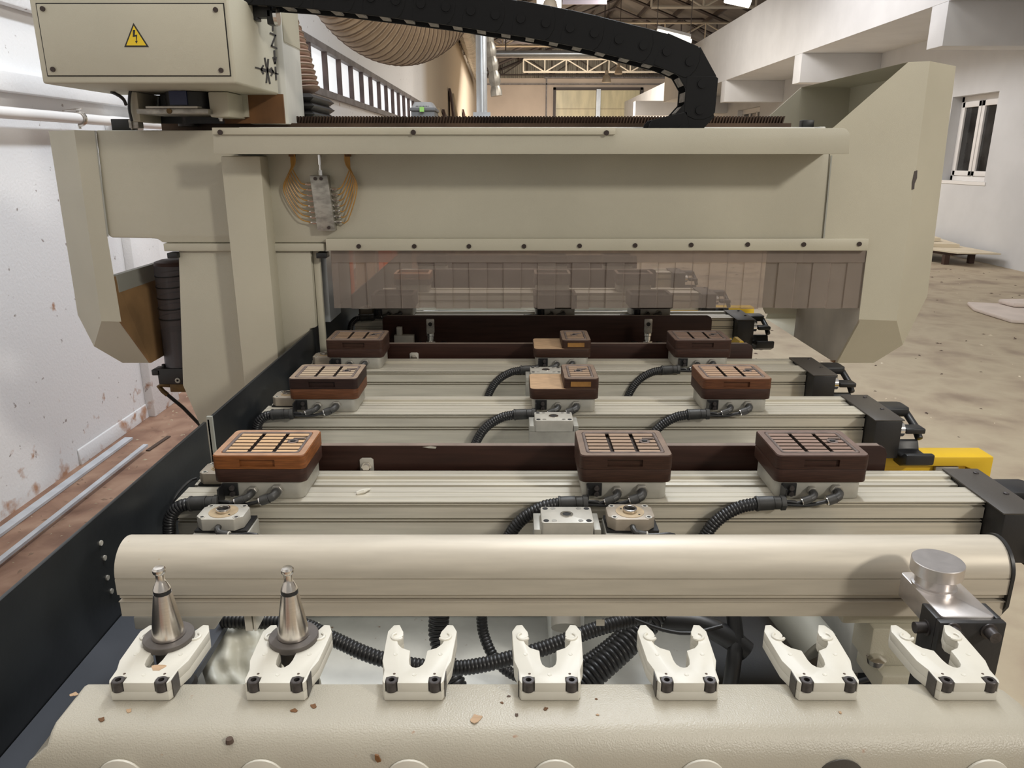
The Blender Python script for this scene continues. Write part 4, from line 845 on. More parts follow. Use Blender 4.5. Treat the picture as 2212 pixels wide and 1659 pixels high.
under('thickest corrugated hose rising to right behind the fourth fork', [(1240, 1500, .90), (1290, 1450, .92), (1345, 1400, .945), (1395, 1350, .97), (1420, 1310, .99)], .0195, .007)
under('medium corrugated hose beside the thickest hose', [(1190, 1470, .92), (1265, 1430, .94), (1320, 1390, .955), (1375, 1340, .97), (1400, 1315, .98)], .0098)
under('smooth black cable curving above the fifth fork', [(1370, 1338, .92), (1430, 1360, .91), (1490, 1368, .905), (1560, 1352, .91)], .0028, ribbed_=False, name='cable')
under('black pipe standing behind the fifth and sixth forks', [(1585, 1330, .99), (1590, 1380, .97), (1585, 1430, .95), (1572, 1520, .94)], .0115, ribbed_=False, name='pipe')
under('black elbow pipe running right behind the fifth fork', [(1430, 1342, 1.0), (1510, 1348, .99), (1570, 1375, .975), (1612, 1408, .965)], .0165, ribbed_=False, name='pipe')
under('thin black cable on the deck near right fork', [(1830, 1480, .88), (1900, 1462, .90), (1960, 1452, .92), (2010, 1450, .93)], .004, ribbed_=False, name='cable')
solo('cable_tie', MB().add([*[tuple(Q(u, v, .89)) for u, v in ((1288, 1338), (1306, 1338), (1306, 1352), (1288, 1352))], *[tuple(Q(u, v, .90)) for u, v in ((1288, 1338), (1306, 1338), (1306, 1352), (1288, 1352))]], [(0, 1, 2, 3), (4, 5, 6, 7), (0, 1, 5, 4), (1, 2, 6, 5), (2, 3, 7, 6), (3, 0, 4, 7)]), 'plastic_white', 'small white tie mount under the rail above fourth fork', 'tie')
p0, p1 = Q(541, 1334, .86), Q(565, 1343, .86)
solo('cable_tie', MB().box(p0.x, p0.x + .009, .84, .87, p1.z, -.5355).box(p0.x + .011, p1.x, .84, .87, p1.z, -.5355), 'plastic_white', 'small white tie mount under the rail between first two holders', 'tie')
a, b = Q(1700, 1335, 1.0), Q(1640, 1470, .93)
solo('grey_chute', MB().cyl(Q(1690, 1300, 1.05), Q(1770, 1400, .98), .032, n=20), 'paint_grey', 'grey round chute under right half of the rail', 'chute')
solo('air_valve', MB().cyl(Q(1222, 1330, 1.0), Q(1222, 1357, .985), .022, n=16), 'cast_white', 'grey round fitting under the rail above the fourth fork', 'fitting')
# crumpled plastic sheet
wv, wf = [], []; nx, nz = 26, 16
for j in range(nz + 1):
    for i in range(nx + 1):
        u = 440 + 250 * i / nx; v = 1343 + 150 * j / nz
        fold = .007 * math.sin(i * .55 + .3 * j) + .004 * math.sin(i * 1.3 - j * .35) + .002 * math.sin(j * 1.3)
        wv.append(tuple(Q(u + 6 * math.sin(j * .5), v, .945 - .085 * j / nz + fold)))
for j in range(nz):
    for i in range(nx): k = j * (nx + 1) + i; wf.append((k, k + 1, k + nx + 2, k + nx + 1))
solo('plastic_sheet', MB().add(wv, wf), 'wrap', 'crumpled cloudy plastic sheet hanging below the rail between tool holders', 'sheet', angle=80)
# ================================================================== the gantry
G = thing('gantry', 'beige painted machine gantry bridging the beams with covers, leg and clear curtain', 'gantry', (0, 2.4, -.75))
KB = 2.103 / 2.15
obj('cross_beam', MB().prism([(x * KB, z * KB) for x, z in ((-1.119, .067), (-1.1295, -.205), (-1.126, -.214), (-1.118, -.218), (-1.012, -.2195), (-.992, -.222), (-.980, -.2305), (-.967, -.2325), (.8515 / KB, -.2325), (.8475 / KB, .067))], 'y', 2.103, 2.72), 'paint', G, bevel=.004)
obj('beam_flange', MB().box(-.953, -.513, 2.096, 2.72, -.2492, -.2285), 'paint', G, bevel=.002)
obj('curtain_rail', MB().box(-.506, .9685, 2.085, 2.10, -.2465, -.2145), 'paint_cover', G, bevel=.0015)
scr = MB().cyl((0, 0, 0), (0, -.0035, 0), .0062, n=14).mesh('screw', 'screw'); put_s = lambda par, x, y, z, s=1: put('screw', scr, par, (x - 0, y - 2.4, z + .75))
for u, v in ((775, 532), (895, 532), (1013, 532), (1132, 532), (1252, 531), (1372, 530), (1493, 529), (1615, 528), (1736, 528), (1856, 527)):
    p = Q(u, v, 2.085); put_s(G, p.x, 2.0855, p.z)
# tray for the energy chain
tp = [(-.7285, .0655)] + [(.8040 + .0215 * math.cos(math.radians(a)), .044 + .0215 * math.sin(math.radians(a))) for a in range(90, -1, -15)] + [(.8285, .005), (-.7335, .005)]
obj('chain_tray', MB().prism(tp, 'y', 1.950, 1.954).box(-.730, .826, 1.954, 2.15, .005, .0085), 'paint', G, bevel=.0008)
obj('tray_strip', MB().box(-.7285, .2515, 1.943, 1.950, .0505, .0665), 'paint_cover', G, bevel=.0008)
for u, v in ((476, 286), (893, 286), (1310, 287)): p = Q(u, v, 1.943); put('screw', scr, G, (p.x, 1.9435 - 2.4, p.z + .75))
obj('top_cover', MB().box(-.72, .80, 2.11, 2.148, .068, .0735).box(.80, .815, 2.08, 2.13, .06, .0735), 'paint_white', G, bevel=.002)
# left leg
obj('leg', MB().prism([(-.9195, -.2485), (-.9555, -.637), (-.925, -.744), (-.86, -.98), (-.575, -.98), (-.575, -.47), (-.5555, -.465), (-.5545, -.2485)], 'y', 2.108, 2.16), 'paint', G, bevel=.004)
obj('leg_body', MB().box(-.93, -.580, 2.16, 2.72, -1.2, -.2525), 'paint_grey', G)
obj('leg_strip', MB().box(-.5535, -.536, 2.125, 2.14, -.60, -.2525), 'paint_cover', G, bevel=.001)
obj('leg_guard', MB().box(-.545, -.526, 2.16, 2.30, -.46, -.2525), 'galv', G)
obj('pillar', MB().box(-.7515, -.6485, 2.04, 2.108, -.98, .0005), 'paint_cover', G, bevel=.005)
for u, v, y in ((568, 380, 2.103), (599, 726, 2.108)): p = Q(u, v, y); obj('hole_plug', MB().cyl((p.x, y, p.z), (p.x, y - .004, p.z), .0055, n=12), 'black', G)
for u in (381, 699): p = Q(u, 546, 2.12); obj('rubber_stop', MB().box(p.x - .014, p.x + .014, 2.09, 2.13, -.268, -.2535), 'black', G, bevel=.002)
# side covers as folded sheet shells
# left
A, B, Cc, D = Q(160, 281, 2.1), Q(204, 282, 2.1), Q(262, 695, 2.1), Q(219, 694, 2.1); E_ = Q(232, 512, 2.1)
S1, S2, S3, S4, S5 = Q(105, 283, 2.19), Q(168, 680, 2.19), Q(203, 748, 2.19), Q(265, 784, 2.20), Q(322, 784, 2.20)
I1 = Q(247, 598, 2.102)
yb = 2.85
def bk(p): return Vector((p.x, yb, p.z))
V = [A, B, Cc, D, S1, S2, S3, S4, S5, bk(S1), bk(S2), bk(S3), bk(S4), bk(S5), bk(B), E_]
obj('side_cover', MB().add(V, [(0, 1, 15, 2, 3), (0, 3, 5, 4), (3, 6, 5), (3, 2, 8, 7, 6), (5, 6, 11, 10), (6, 7, 12, 11), (7, 8, 13, 12), (0, 1, 14, 9, 4)]), 'paint', G, angle=20)
obj('side_cover_inside', MB().add([Cc, I1, Vector((I1.x, 2.75, I1.z)), Vector((S5.x + .006, 2.75, S5.z)), Vector((S5.x + .006, 2.2, S5.z)),
                                  *[q + Vector((-.006, 0, 0)) for q in (Cc, I1, Vector((I1.x, 2.75, I1.z)), Vector((S5.x + .006, 2.75, S5.z)), Vector((S5.x + .006, 2.2, S5.z)))]],
                                  [(0, 1, 2, 3, 4), (5, 6, 7, 8, 9), (0, 1, 6, 5), (1, 2, 7, 6), (2, 3, 8, 7), (3, 4, 9, 8), (4, 0, 5, 9)]), 'brown_dust', G, label='inner face brown with wood dust')
obj('inner_lip', MB().box(I1.x - .012, I1.x + .004, 2.11, 2.75, I1.z - .045, I1.z + .004), 'paint_grey', G)
obj('lip_tab', MB().add([Q(303, 776, 2.2), Q(325, 777, 2.21), Q(316, 784, 2.2), Q(303, 776, 2.22), Q(325, 777, 2.23), Q(316, 784, 2.22)], [(0, 1, 2), (3, 4, 5), (0, 1, 4, 3), (1, 2, 5, 4), (2, 0, 3, 5)]), 'rust', G)
obj('cover_seam', MB().add([Q(204, 284, 2.0985), Q(207, 284, 2.0985), Q(235, 511, 2.0985), Q(231, 511, 2.0985), Q(204, 284, 2.11), Q(207, 284, 2.11), Q(235, 511, 2.11), Q(231, 511, 2.11)], [(0, 1, 2, 3), (4, 5, 6, 7), (0, 1, 5, 4), (1, 2, 6, 5), (2, 3, 7, 6), (3, 0, 4, 7)]), 'paint_grey', G)
obj('inner_post', MB().box(-1.055, -.985, 2.50, 2.60, -.36, -.22), 'paint_grey', G)
# right
RF = [Q(u, v, 2.1) for u, v in ((1797, 278), (1962, 134), (2009, 132), (1956, 540), (1937, 693), (1855, 690), (1876, 517), (1780, 516))]
O1, O2, O3, O4, O5 = Q(2065, 143, 2.19), Q(2003, 640, 2.19), Q(1950, 745, 2.19), Q(1887, 784, 2.20), Q(1804, 784, 2.20)
V = RF + [O1, O2, O3, O4, O5] + [bk(p) for p in (O1, O2, O3, O4, O5)] + [bk(RF[1]), bk(RF[0])]
#      0..7   8..12               13..17                                     18           19
obj('side_cover', MB().add(V, [(0, 1, 2, 3, 4, 5, 6, 7), (2, 3, 4, 9, 8), (4, 10, 9), (4, 5, 12, 11, 10), (8, 9, 14, 13), (9, 10, 15, 14), (10, 11, 16, 15), (11, 12, 17, 16), (1, 2, 8, 13, 18)]), 'paint_cover', G, angle=20)
X5 = RF[5].x
obj('rear_plate', MB().prism([(.866, -.515), (1.0, -.515), (1.0, -.10), (.852, -.10), (.852, -.49)], 'y', 2.551, 2.557), 'paint_cover', G)
obj('far_plate', MB().add([p for q in (bk(RF[0]), bk(RF[1]), bk(O1), bk(O2), bk(O3), bk(O4), bk(O5), Vector((X5 + .04, yb, RF[5].z))) for p in (q, q + Vector((0, .004, 0)))],
                          [tuple(range(0, 16, 2)), tuple(range(15, 0, -2))] + [(2 * i, 2 * ((i + 1) % 8), 2 * ((i + 1) % 8) + 1, 2 * i + 1) for i in range(8)]), 'paint', G)
obj('side_cover_inside', MB().add([Vector((X5, 2.102, .0)), RF[5], Vector((O5.x, 2.2, O5.z)), Vector((O5.x, 2.55, O5.z)), Vector((X5, 2.55, .0)),
                                  *[q + Vector((.006, 0, 0)) for q in (Vector((X5, 2.102, .0)), RF[5], Vector((O5.x, 2.2, O5.z)), Vector((O5.x, 2.55, O5.z)), Vector((X5, 2.55, .0)))]],
                                  [(0, 1, 2, 3, 4), (5, 6, 7, 8, 9), (0, 1, 6, 5), (1, 2, 7, 6), (2, 3, 8, 7), (3, 4, 9, 8), (4, 0, 5, 9)]), 'grey_dust', G, label='dusty inner face of the right cover')
obj('lip_tab', MB().add([Q(1791, 779, 2.2), Q(1808, 778, 2.2), Q(1804, 785, 2.2), Q(1791, 779, 2.22), Q(1808, 778, 2.22), Q(1804, 785, 2.22)], [(0, 1, 2), (3, 4, 5), (0, 1, 4, 3), (1, 2, 5, 4), (2, 0, 3, 5)]), 'rust', G)
p = Q(1976, 390, 2.099); obj('paint_chip', MB().prism([(p.x - .004, p.z + .024), (p.x + .003, p.z + .026), (p.x + .005, p.z + .006), (p.x + .001, p.z - .008), (p.x + .002, p.z - .022), (p.x - .004, p.z - .024), (p.x - .006, p.z - .004)], 'y', 2.0985, 2.103), 'steel_brown', G)
obj('cover_seam', MB().add([Q(1795, 336, 2.0985), Q(1798, 336, 2.0985), Q(1781, 515, 2.0985), Q(1778, 515, 2.0985), Q(1795, 336, 2.15), Q(1798, 336, 2.15), Q(1781, 515, 2.15), Q(1778, 515, 2.15)], [(0, 1, 2, 3), (4, 5, 6, 7), (0, 1, 5, 4), (1, 2, 6, 5), (2, 3, 7, 6), (3, 0, 4, 7)]), 'paint_grey', G)
# clear strip curtain
x0, x1 = -.499, .977; ns = 31; wS = (x1 - x0) / ns
for i in range(ns):
    a, b = x0 + i * wS - .0006, x0 + (i + 1) * wS + .0006; dy = (.0025 if i % 2 else -.0015) + random.uniform(-.0008, .0008); zb = -.410 + random.uniform(-.0015, .0015)
    obj('curtain_strip', MB().box(a, b, 2.108 + dy, 2.1095 + dy, zb, -.2465), 'curtain', G)
obj('curtain_band', MB().box(x0 + .002, x1 - .002, 2.1025, 2.1038, -.2805, -.2465), 'curtain', G)
# manifold with nylon tubes
mx0, mx1 = -.545, -.497
sh = .010      # the block leans with the photo's slightly turned mounting
def SK(mb):
    mb.v = [(p[0] * KB, p[1] * KB, p[2] * KB) for p in mb.v]; return mb
mf = obj('manifold', SK(MB().loft([[(mx0 + sh, 2.122, -.197), (mx1 + sh, 2.122, -.197), (mx1 + sh, 2.15, -.197), (mx0 + sh, 2.15, -.197)], [(mx0 - .001, 2.122, -.050), (mx1 - .001, 2.122, -.050), (mx1 - .001, 2.15, -.050), (mx0 - .001, 2.15, -.050)]])), 'block_alu', G, bevel=.001)
for x, z in ((-.531, -.058), (-.5155, -.058), (-.503, -.188)): obj('screw', SK(MB().cyl((x, 2.1225, z), (x, 2.119, z), .0045, n=12)), 'screw', mf)
p = Q(689, 352, 2.135)
obj('top_fitting', SK(MB().cyl((-.519, 2.136, -.05), (-.519, 2.136, -.036), .0055, n=6).cyl((-.519, 2.136, -.036), (-.519, 2.136, -.022), .0035, n=10).cyl((-.519, 2.136, -.022), (-.519, 2.136, .004), .0055, n=10)), 'chrome', mf)
for side in (-1, 1):
    nF = 8 if side < 0 else 7; top = (-.592, 2.135, .004) if side < 0 else (-.4425, 2.135, .004)
    for k in range(nF):
        z = -.072 - .0148 * k - (.013 if side > 0 else 0); fx = (mx0 if side < 0 else mx1) + sh * (-z - .05) / .147
        y_ = 2.136
        obj('fitting', SK(MB().cyl((fx, y_, z), (fx + side * .004, y_, z), .0030, n=8).cyl((fx + side * .004, y_, z), (fx + side * .014, y_, z), .0048, n=6).cyl((fx + side * .014, y_, z), (fx + side * .019, y_, z), .0030, n=8)), 'chrome', mf)
        out = .010 + .0058 * k
        xs = top[0] - side * (-.004 + .0016 * k)
        mid = (top[0] + side * (out * .55 - .004), 2.134, z * .45) if side > 0 else (top[0] - out * .72 + .006, 2.134, z * .48)
        low = (fx + side * (.030 + .0030 * k), y_ - .002, z + .002 + .002 * k) if side < 0 else (fx + side * (.030 + .001 * k), y_ - .002, z + .004)
        obj('nylon_tube', SK(MB().tube(spline([(xs, 2.136 - .001 * k, .005), (xs - side * 0 + (0.0), 2.135 - .001 * k, -.02), mid, low, (fx + side * .017, y_, z)], .008), .0018, 6, False)), 'gold_tube', mf)
    obj('grommet', SK(MB().lathe((top[0], 2.135, -.001), [(.0095, 0), (.0095, .006)], 14)), 'rust', mf)
# gear rack on top
z0g, z1g = Q(800, 272, 2.3).z, Q(800, 251, 2.3).z
xa, xb = -1.00, Q(1693, 260, 2.3).x
gr = MB().box(xa, xb, 2.304, 2.335, z0g - .02, z1g - .002).box(xa, xb, 2.297, 2.304, z0g - .02, z0g + .002)
k = 0; x = xa
while x < xb - .006:
    gr.add([(x, 2.297, z0g + .002), (x + .0034, 2.297, z0g + .002), (x + .0094, 2.297, z1g), (x + .0060, 2.297, z1g), (x - .0010, 2.305, z0g + .002), (x + .0044, 2.305, z0g + .002), (x + .0104, 2.305, z1g), (x + .0050, 2.305, z1g)],
           [(0, 1, 2, 3), (0, 1, 5, 4), (1, 2, 6, 5), (2, 3, 7, 6), (3, 0, 4, 7)]); x += .0086
obj('gear_rack', gr, 'rack_gear', G)
p = Q(1747, 264, 2.25); obj('end_stop', MB().box(p.x - .016, p.x + .016, 2.25, 2.28, .067, p.z + .006), 'black', G, bevel=.002)
obj('slide_rail', MB().box(-.98, .78, 2.24, 2.28, .066, .0885), 'rack_gear', G)
p = Q(262, 275, 2.2); obj('end_stop', MB().box(p.x - .027, p.x + .027, 2.2, 2.24, .067, p.z + .022), 'black', G, bevel=.002)
# grease reservoir left of the leg
ry = 2.30
p0, p1 = Q(368, 572, ry), Q(384, 790, ry)
cx0, cx1 = Q(367, 600, ry).x + .01, Q(382, 780, ry).x + .012
rr = obj('reservoir', MB().tube([(cx1, ry, p1.z), (cx0, ry, p0.z)], [.047, .050], 26), 'reservoir', G)
for v in (597, 621, 645, 668, 690): zz = Q(370, v, ry - .05).z; f = (zz - p1.z) / (p0.z - p1.z); cx = cx1 + (cx0 - cx1) * f; obj('spring_ring', MB().tube([(cx + .0492 * math.cos(a), ry + .0492 * math.sin(a), zz + .004 * math.sin(a + .5)) for a in [2 * PI * k / 24 for k in range(25)]], .0022, 6, False), 'spring_line', rr)
zz = Q(370, 712, ry).z; obj('piston', MB().lathe((cx1 - .003, ry, p1.z + .002), [(.042, 0), (.042, zz - p1.z)], 22), 'black', rr)
obj('cover_lid', MB().lathe((cx0, ry, p0.z), [(.050, 0), (.048, .010), (.030, .016)], 24), 'plank_dark', rr)
a, b = Q(334, 800, ry - .04), Q(398, 835, ry - .04)
obj('reservoir_clamp', MB().box(a.x + .012, b.x + .03, ry - .05, ry + .05, b.z + .01, a.z + .008).box(a.x - .006, a.x + .02, ry - .05, ry, a.z - .014, a.z + .004).cyl((a.x + .025, ry - .03, a.z), (a.x + .025, ry - .03, a.z + .018), .006, n=8), 'black_box', G, bevel=.003)
q = Q(384, 822, ry - .052); obj('washer', MB().tube([(q.x + .006 * math.cos(t_), ry - .052, q.z + .006 * math.sin(t_)) for t_ in [2 * PI * k / 18 for k in range(19)]], .0028, 6, False), 'cast_white', G)
a, b = Q(366, 830, ry - .03), Q(398, 847, ry - .03)
fit = obj('brass_fitting', MB().box(a.x, b.x + .01, ry - .03, ry + .01, b.z, a.z).tube([Q(368, 832, ry - .02), Q(350, 831, ry - .02), Q(343, 834, ry - .02), Q(352, 845, ry - .02), Q(362, 853, ry - .02)], .0075, 10), 'brass', G, bevel=.002)
obj('hose', MB().tube([Q(360, 851, ry - .02), Q(395, 880, ry + .02), Q(432, 918, ry + .1), Q(470, 965, ry + .2)], .0058, 10), 'rubber', G)
# orange object beyond
p0, p1 = Q(716, 520, 3.9), Q(757, 600, 3.9)
solo('orange_guard', MB().box(p0.x, p1.x, 3.9, 4.0, FL, -.19), 'orange_paint', 'orange upright guard behind the left end of the clear curtain', 'guard', bevel=.01)
p0, p1 = Q(815, 520, 4.6), Q(850, 600, 4.6)
solo('orange_guard', MB().box(p0.x, p1.x, 4.6, 4.8, FL, -.22), 'orange_paint', 'second orange upright, fainter and farther back behind the curtain', 'guard', bevel=.01)
p0, p1 = Q(772, 520, 4.9), Q(812, 600, 4.9)
solo('pale_panel', MB().box(p0.x - .02, p1.x, 4.9, 4.95, FL, -.12), 'plank_light', 'pale panel between the two orange uprights behind the curtain', 'panel')

# ================================================================== spindle carriage on the gantry
SC = thing('spindle_carriage', 'beige spindle carriage with electrical box at top left on the gantry', 'carriage', (-.85, 2.1, .10))
ex0, ex1, ey0, ey1, ez0, ez1 = -1.069, -.628, 1.852, 2.185, .158, .352
obj('electrical_box', MB().prism([(ex0, ez0), (ex1, ez0), (ex1, ez1), (ex0, ez1)], 'y', ey0, ey1), 'paint', SC, bevel=.006, seg=3)
dx0, dx1, dz0, dz1 = -1.052, -.6395, .1755, .3225
obj('cover_gap', MB().box(dx0 - .0022, dx1 + .0022, ey0 - .0012, ey0 + .004, dz0 - .0022, dz1 + .0022), 'bolt_hole', SC)
door = obj('cover_panel', MB().box(dx0, dx1, ey0 - .0035, ey0, dz0, dz1), 'paint', SC, bevel=.0012)
for x, z in ((dx0 + .0135, dz1 - .010), (dx1 - .0165, dz1 - .012), (dx0 + .0145, dz0 + .0125), (dx1 - .018, dz0 + .0105)): obj('screw', MB().lathe((0, 0, 0), [(.0056, 0), (.005, .002)], 12) if False else MB().cyl((x, ey0 - .0035, z), (x, ey0 - .0065, z), .0054, n=14), 'screw', door)
tx, tz = -.842, .2345; yS = ey0 - .0042
def tri(k): return [(tx - .0275 * k, tz + .0005 + .0165 * (1 - k)), (tx + .0275 * k, tz + .0005 + .0165 * (1 - k)), (tx, tz + .0495 - .0165 * (1 - k) * 2 + .0)]
obj('warning_border', MB().prism([(tx - .0275, tz), (tx + .0275, tz), (tx, tz + .0495)], 'y', yS, yS + .0008), 'ink', door)
st_ = obj('warning_sticker', MB().prism([(tx - .0222, tz + .0034), (tx + .0222, tz + .0034), (tx, tz + .0434)], 'y', yS - .0003, yS), 'sticker_yellow', door)
obj('lightning_mark', MB().prism([(tx - .0030, tz + .0350), (tx + .0022, tz + .0350), (tx - .0004, tz + .0245), (tx + .0052, tz + .0255), (tx + .0028, tz + .0125), (tx + .0048, tz + .0128), (tx + .0010, tz + .0070), (tx - .0012, tz + .0122), (tx + .0012, tz + .0124), (tx + .0020, tz + .0218), (tx - .0052, tz + .0205)], 'y', yS - .0006, yS - .0002), 'ink', door)
# axis marks on the right side of the box
XS = ex1 + .0005
def px(u, v):
    a, b = (u - 1106) / FPX, (829.5 - v) / FPX; k = ex1 / a; return ((cP + b * sP) * k, (-sP + b * cP) * k)
def pstroke(p, q, w_=3.4): return (p, q, w_)
def multi(*ss):
    m = MB()
    for p, q, w_ in ss:
        p, q = Vector(p), Vector(q); d = (q - p).normalized(); nn = Vector((-d.y, d.x)) * w_ / 2; d = d * w_ * .4
        v = [px(*c_) for c_ in (p - nn - d, p + nn - d, q + nn + d, q - nn + d)]; v = [(XS, y, z) for y, z in v]
        m.add(v + [(x + .0006, y, z) for x, y, z in v], [(0, 1, 2, 3), (4, 5, 6, 7), (0, 1, 5, 4), (1, 2, 6, 5), (2, 3, 7, 6), (3, 0, 4, 7)])
    return m
obj('axis_letter', multi(pstroke((583.5, 71.5), (594.5, 76.5)), pstroke((594.5, 76.5), (586, 99)), pstroke((586, 99), (597, 104.5))), 'ink', SC, label='black letter Z')
obj('axis_mark', multi(pstroke((588.5, 52), (589, 66))), 'ink', SC)
obj('axis_arrow', multi(pstroke((592, 110), (593, 128)), pstroke((590, 124), (593.3, 137)), pstroke((596, 124.5), (593.5, 137))), 'ink', SC)
obj('axis_sign', multi(pstroke((594.5, 145), (596, 172)), pstroke((591, 157), (599.5, 160))), 'ink', SC, label='black plus sign')
obj('axis_letter', multi(pstroke((571.5, 126), (582.5, 180)), pstroke((579, 128.5), (575, 178))), 'ink', SC, label='black letter X')
obj('axis_arrow', multi(pstroke((566, 150), (572, 152), w_=7), pstroke((563.5, 149.5), (568, 142)), pstroke((563.5, 149.5), (568, 159))), 'ink', SC)
obj('axis_arrow', multi(pstroke((581, 152), (586, 154), w_=7), pstroke((589.5, 155), (585.5, 147)), pstroke((589.5, 155), (585.5, 163))), 'ink', SC)
obj('axis_mark', multi(pstroke((552, 146), (560.5, 148.5))), 'ink', SC)
# chain bracket with chrome disc behind the box's upper edge
a, b = Q(546, 20, 2.02), Q(585, 40, 2.02)
obj('chain_bracket', MB().box(a.x, b.x, 2.02, 2.05, b.z + .003, a.z + .01).box(a.x, a.x + .010, 2.02, 2.05, b.z - .004, b.z + .004).box(b.x - .010, b.x + .010, 2.02, 2.05, b.z - .013, a.z), 'black', SC, bevel=.002)
p = Q(595, 34, 2.02); obj('bracket_disc', MB().tube([(p.x - .004, 2.03, p.z), (p.x + .004, 2.03, p.z)], .021, 24), 'chrome', SC)
# motor bay below the box
a, b = Q(285, 190, 2.08), Q(500, 190, 2.08)
obj('motor_housing', MB().box(a.x - .005, a.x + .020, 2.06, 2.185, .085, ez0 - .001), 'paint', SC, bevel=.004)
obj('motor_housing', MB().box(b.x - .055, b.x - .004, 2.06, 2.185, .096, ez0 - .001), 'paint', SC, bevel=.004)
obj('motor', MB().cyl((-.835, 2.10, ez0 - .002), (-.835, 2.10, .118), .060, n=24).box(-.93, -.73, 2.14, 2.29, .118, ez0 - .002), 'black', SC)
obj('bay_back', MB().box(a.x + .01, -.62, 2.186, 2.1875, .085, ez0 - .001), 'black_box', SC)
obj('motor_face', MB().box(-.862, -.818, 2.035, 2.04, .124, .157), 'blue_motor', SC)
a, b = Q(294, 235, 2.03), Q(450, 246, 2.03); obj('mount_plate', MB().box(a.x, b.x, 2.03, 2.3, b.z, a.z), 'block_alu', SC, bevel=.0012)
p = Q(366, 240, 2.03); obj('mount_screw', MB().cyl((p.x, 2.03, p.z), (p.x, 2.027, p.z), .0065, n=12), 'brass', SC)
a, b = Q(314, 229, 2.03), Q(427, 234, 2.03); obj('mount_plate', MB().box(a.x, b.x, 2.03, 2.2, b.z, a.z), 'cast_white', SC, bevel=.0008)
a, b = Q(374, 250, 2.18), Q(416, 272, 2.18); obj('pinion', MB().cyl(((a.x + b.x) / 2, 2.21, b.z), ((a.x + b.x) / 2, 2.21, a.z), (b.x - a.x) / 2, n=22), 'bolt', SC)
a = Q(478, 262, 2.10); obj('grease_nipple', MB().cyl((a.x, 2.10, a.z), (a.x, 2.10, a.z + .025), .0045, n=6).cyl((a.x, 2.10, a.z + .005), (a.x, 2.10, a.z + .010), .0065, n=6), 'steel', SC)
obj('sensor_cable', MB().tube(spline([Q(477, 258, 2.1), Q(476, 230, 2.1), Q(472, 205, 2.1), Q(455, 195, 2.09), Q(440, 188, 2.08)], .01), .0028, 6), 'rubber', SC)
obj('sensor_cable', MB().tube(spline([Q(285, 262, 2.05), Q(279, 235, 2.05), Q(280, 205, 2.05), Q(284, 188, 2.05)], .01), .0035, 6), 'rubber', SC)
obj('sensor_cable', MB().tube(spline([Q(240, 198, 2.07), Q(258, 207, 2.07), Q(268, 216, 2.08), Q(272, 226, 2.09)], .01), .0045, 6), 'rubber', SC)
a, b = Q(276, 255, 2.07), Q(300, 280, 2.07); obj('limit_switch', MB().box(a.x, b.x, 2.07, 2.10, b.z + .004, a.z - .004).box(a.x + .006, a.x + .010, 2.065, 2.07, b.z, a.z + .004), 'block_alu', SC, bevel=.001)
obj('back_plate', MB().box(-.78, -.6165, 2.178, 2.186, .085, .160), 'rust', SC, label='back plate stained rusty orange')
obj('bay_post', MB().prism([(q_.x, q_.z) for q_ in (Q(526, 203, 2.2), Q(541, 203, 2.2), Q(545, 254, 2.2), Q(536, 254, 2.2), Q(530, 238, 2.2))], 'y', 2.165, 2.177), 'paint', SC)
obj('spindle_column', MB().prism([(-.72, 2.20), (-.626, 2.20), (-.616, 2.215), (-.616, 2.39), (-.72, 2.39)], 'z', .085, .85), 'paint_white', SC, bevel=.003)
p = Q(620, 88, 2.25); obj('column_cover', MB().box(-.64, -.6135, 2.225, 2.388, p.z - .005, .85), 'paint', SC, bevel=.002)
for k in range(4):
    z0 = .086 + .0235 * k; 
    obj('bellows_pleat', MB().loft([[(-.77, 2.41, z0), (-.602, 2.41, z0), (-.602, 2.66, z0), (-.77, 2.66, z0)], [(-.78, 2.40, z0 + .0115), (-.588, 2.40, z0 + .0115), (-.588, 2.675, z0 + .0115), (-.78, 2.675, z0 + .0115)], [(-.77, 2.41, z0 + .0228), (-.602, 2.41, z0 + .0228), (-.602, 2.66, z0 + .0228), (-.77, 2.66, z0 + .0228)]]), 'black_box', SC)

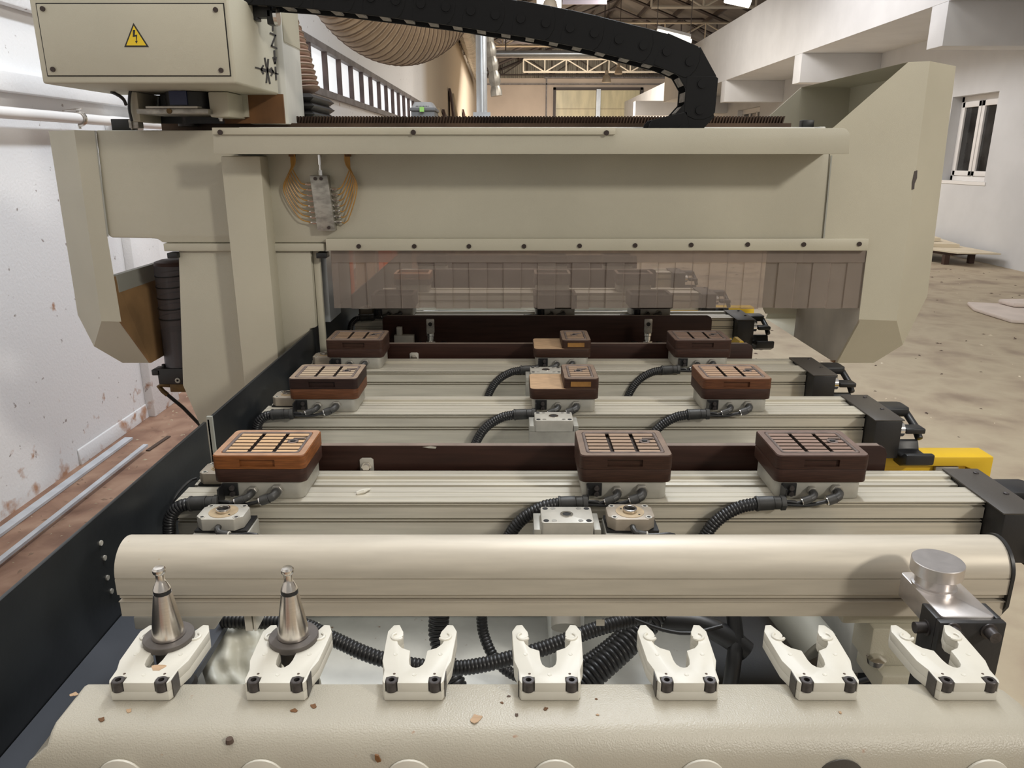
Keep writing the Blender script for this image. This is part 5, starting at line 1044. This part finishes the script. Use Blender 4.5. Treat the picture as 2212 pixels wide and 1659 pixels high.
# ================================================================== energy chain
CY0, CY1 = 1.988, 2.078
pins = [(477, -31), (531, -29), (585, -26), (639, -22.5), (693, -17.5), (747, -12), (801, -5.5), (855, 1), (909, 8), (963, 15), (1017, 23), (1070, 32), (1125, 40), (1179, 49.5), (1231.5, 60), (1284, 71.5), (1337, 85), (1390, 98), (1440.5, 111), (1490, 133), (1516.5, 181), (1511.5, 238), (1474, 279), (1420, 292)]
PP = [Q(u, v, CY0) for u, v in pins]
EC = thing('energy_chain', 'black plastic cable chain arching from spindle carriage down into the tray', 'cable chain', tuple(PP[-1]))
hh = .0385
for i in range(len(PP) - 1):
    a, b = PP[i], PP[i + 1]; d = (b - a); Lk = d.length; d = d / Lk; nrm = Vector((-d.z, 0, d.x)); o_ = .0012 if i % 2 else 0
    if nrm.z < 0 and i < 19: nrm = -nrm
    def W(s, h, y): return a + d * s + nrm * h + Vector((0, y - CY0, 0))
    pol = [(-.018, -hh), (Lk + .004, -hh), (Lk + .014, -hh * .80), (Lk + .022, -hh * .30), (Lk + .022, hh * .30), (Lk + .014, hh * .80), (Lk + .004, hh), (-.014, hh), (-.018, hh * .8)]
    mb = MB()
    for y0, y1 in ((CY0 + o_, CY0 + .006 + o_), (CY1 - .006 - o_, CY1 - o_)):
        mb.loft([[W(s, h, y0) for s, h in pol], [W(s, h, y1) for s, h in pol]])
        if y0 < CY0 + .01: lk = obj('chain_link', mb, 'chain', EC, bevel=.0012, seg=1); mb = MB()
        else: obj('link_plate', mb, 'chain', lk, bevel=.0012, seg=1)
    for h in (-hh + .003, hh - .005): mb = MB().loft([[W(s, h, y) for s, y in ((Lk * .30, CY0 + .004), (Lk * .66, CY0 + .004), (Lk * .66, CY1 - .004), (Lk * .30, CY1 - .004))], [W(s, h + .004, y) for s, y in ((Lk * .30, CY0 + .004), (Lk * .66, CY0 + .004), (Lk * .66, CY1 - .004), (Lk * .30, CY1 - .004))]]); obj('cross_bar', mb, 'chain_dusty', lk, label='dusty grey cross bar')
    obj('pivot_pin', MB().tube([a + Vector((0, -.0028, 0)), a + Vector((0, .004, 0))], [.0105, .0115], 18).tube([a + Vector((0, -.0005, 0)), a + Vector((0, .003, 0))], .0140, 18), 'chain', lk)
obj('cable_bundle', MB().tube([p + Vector((0, .034, 0)) for p in PP], .024, 8), 'rubber', EC)
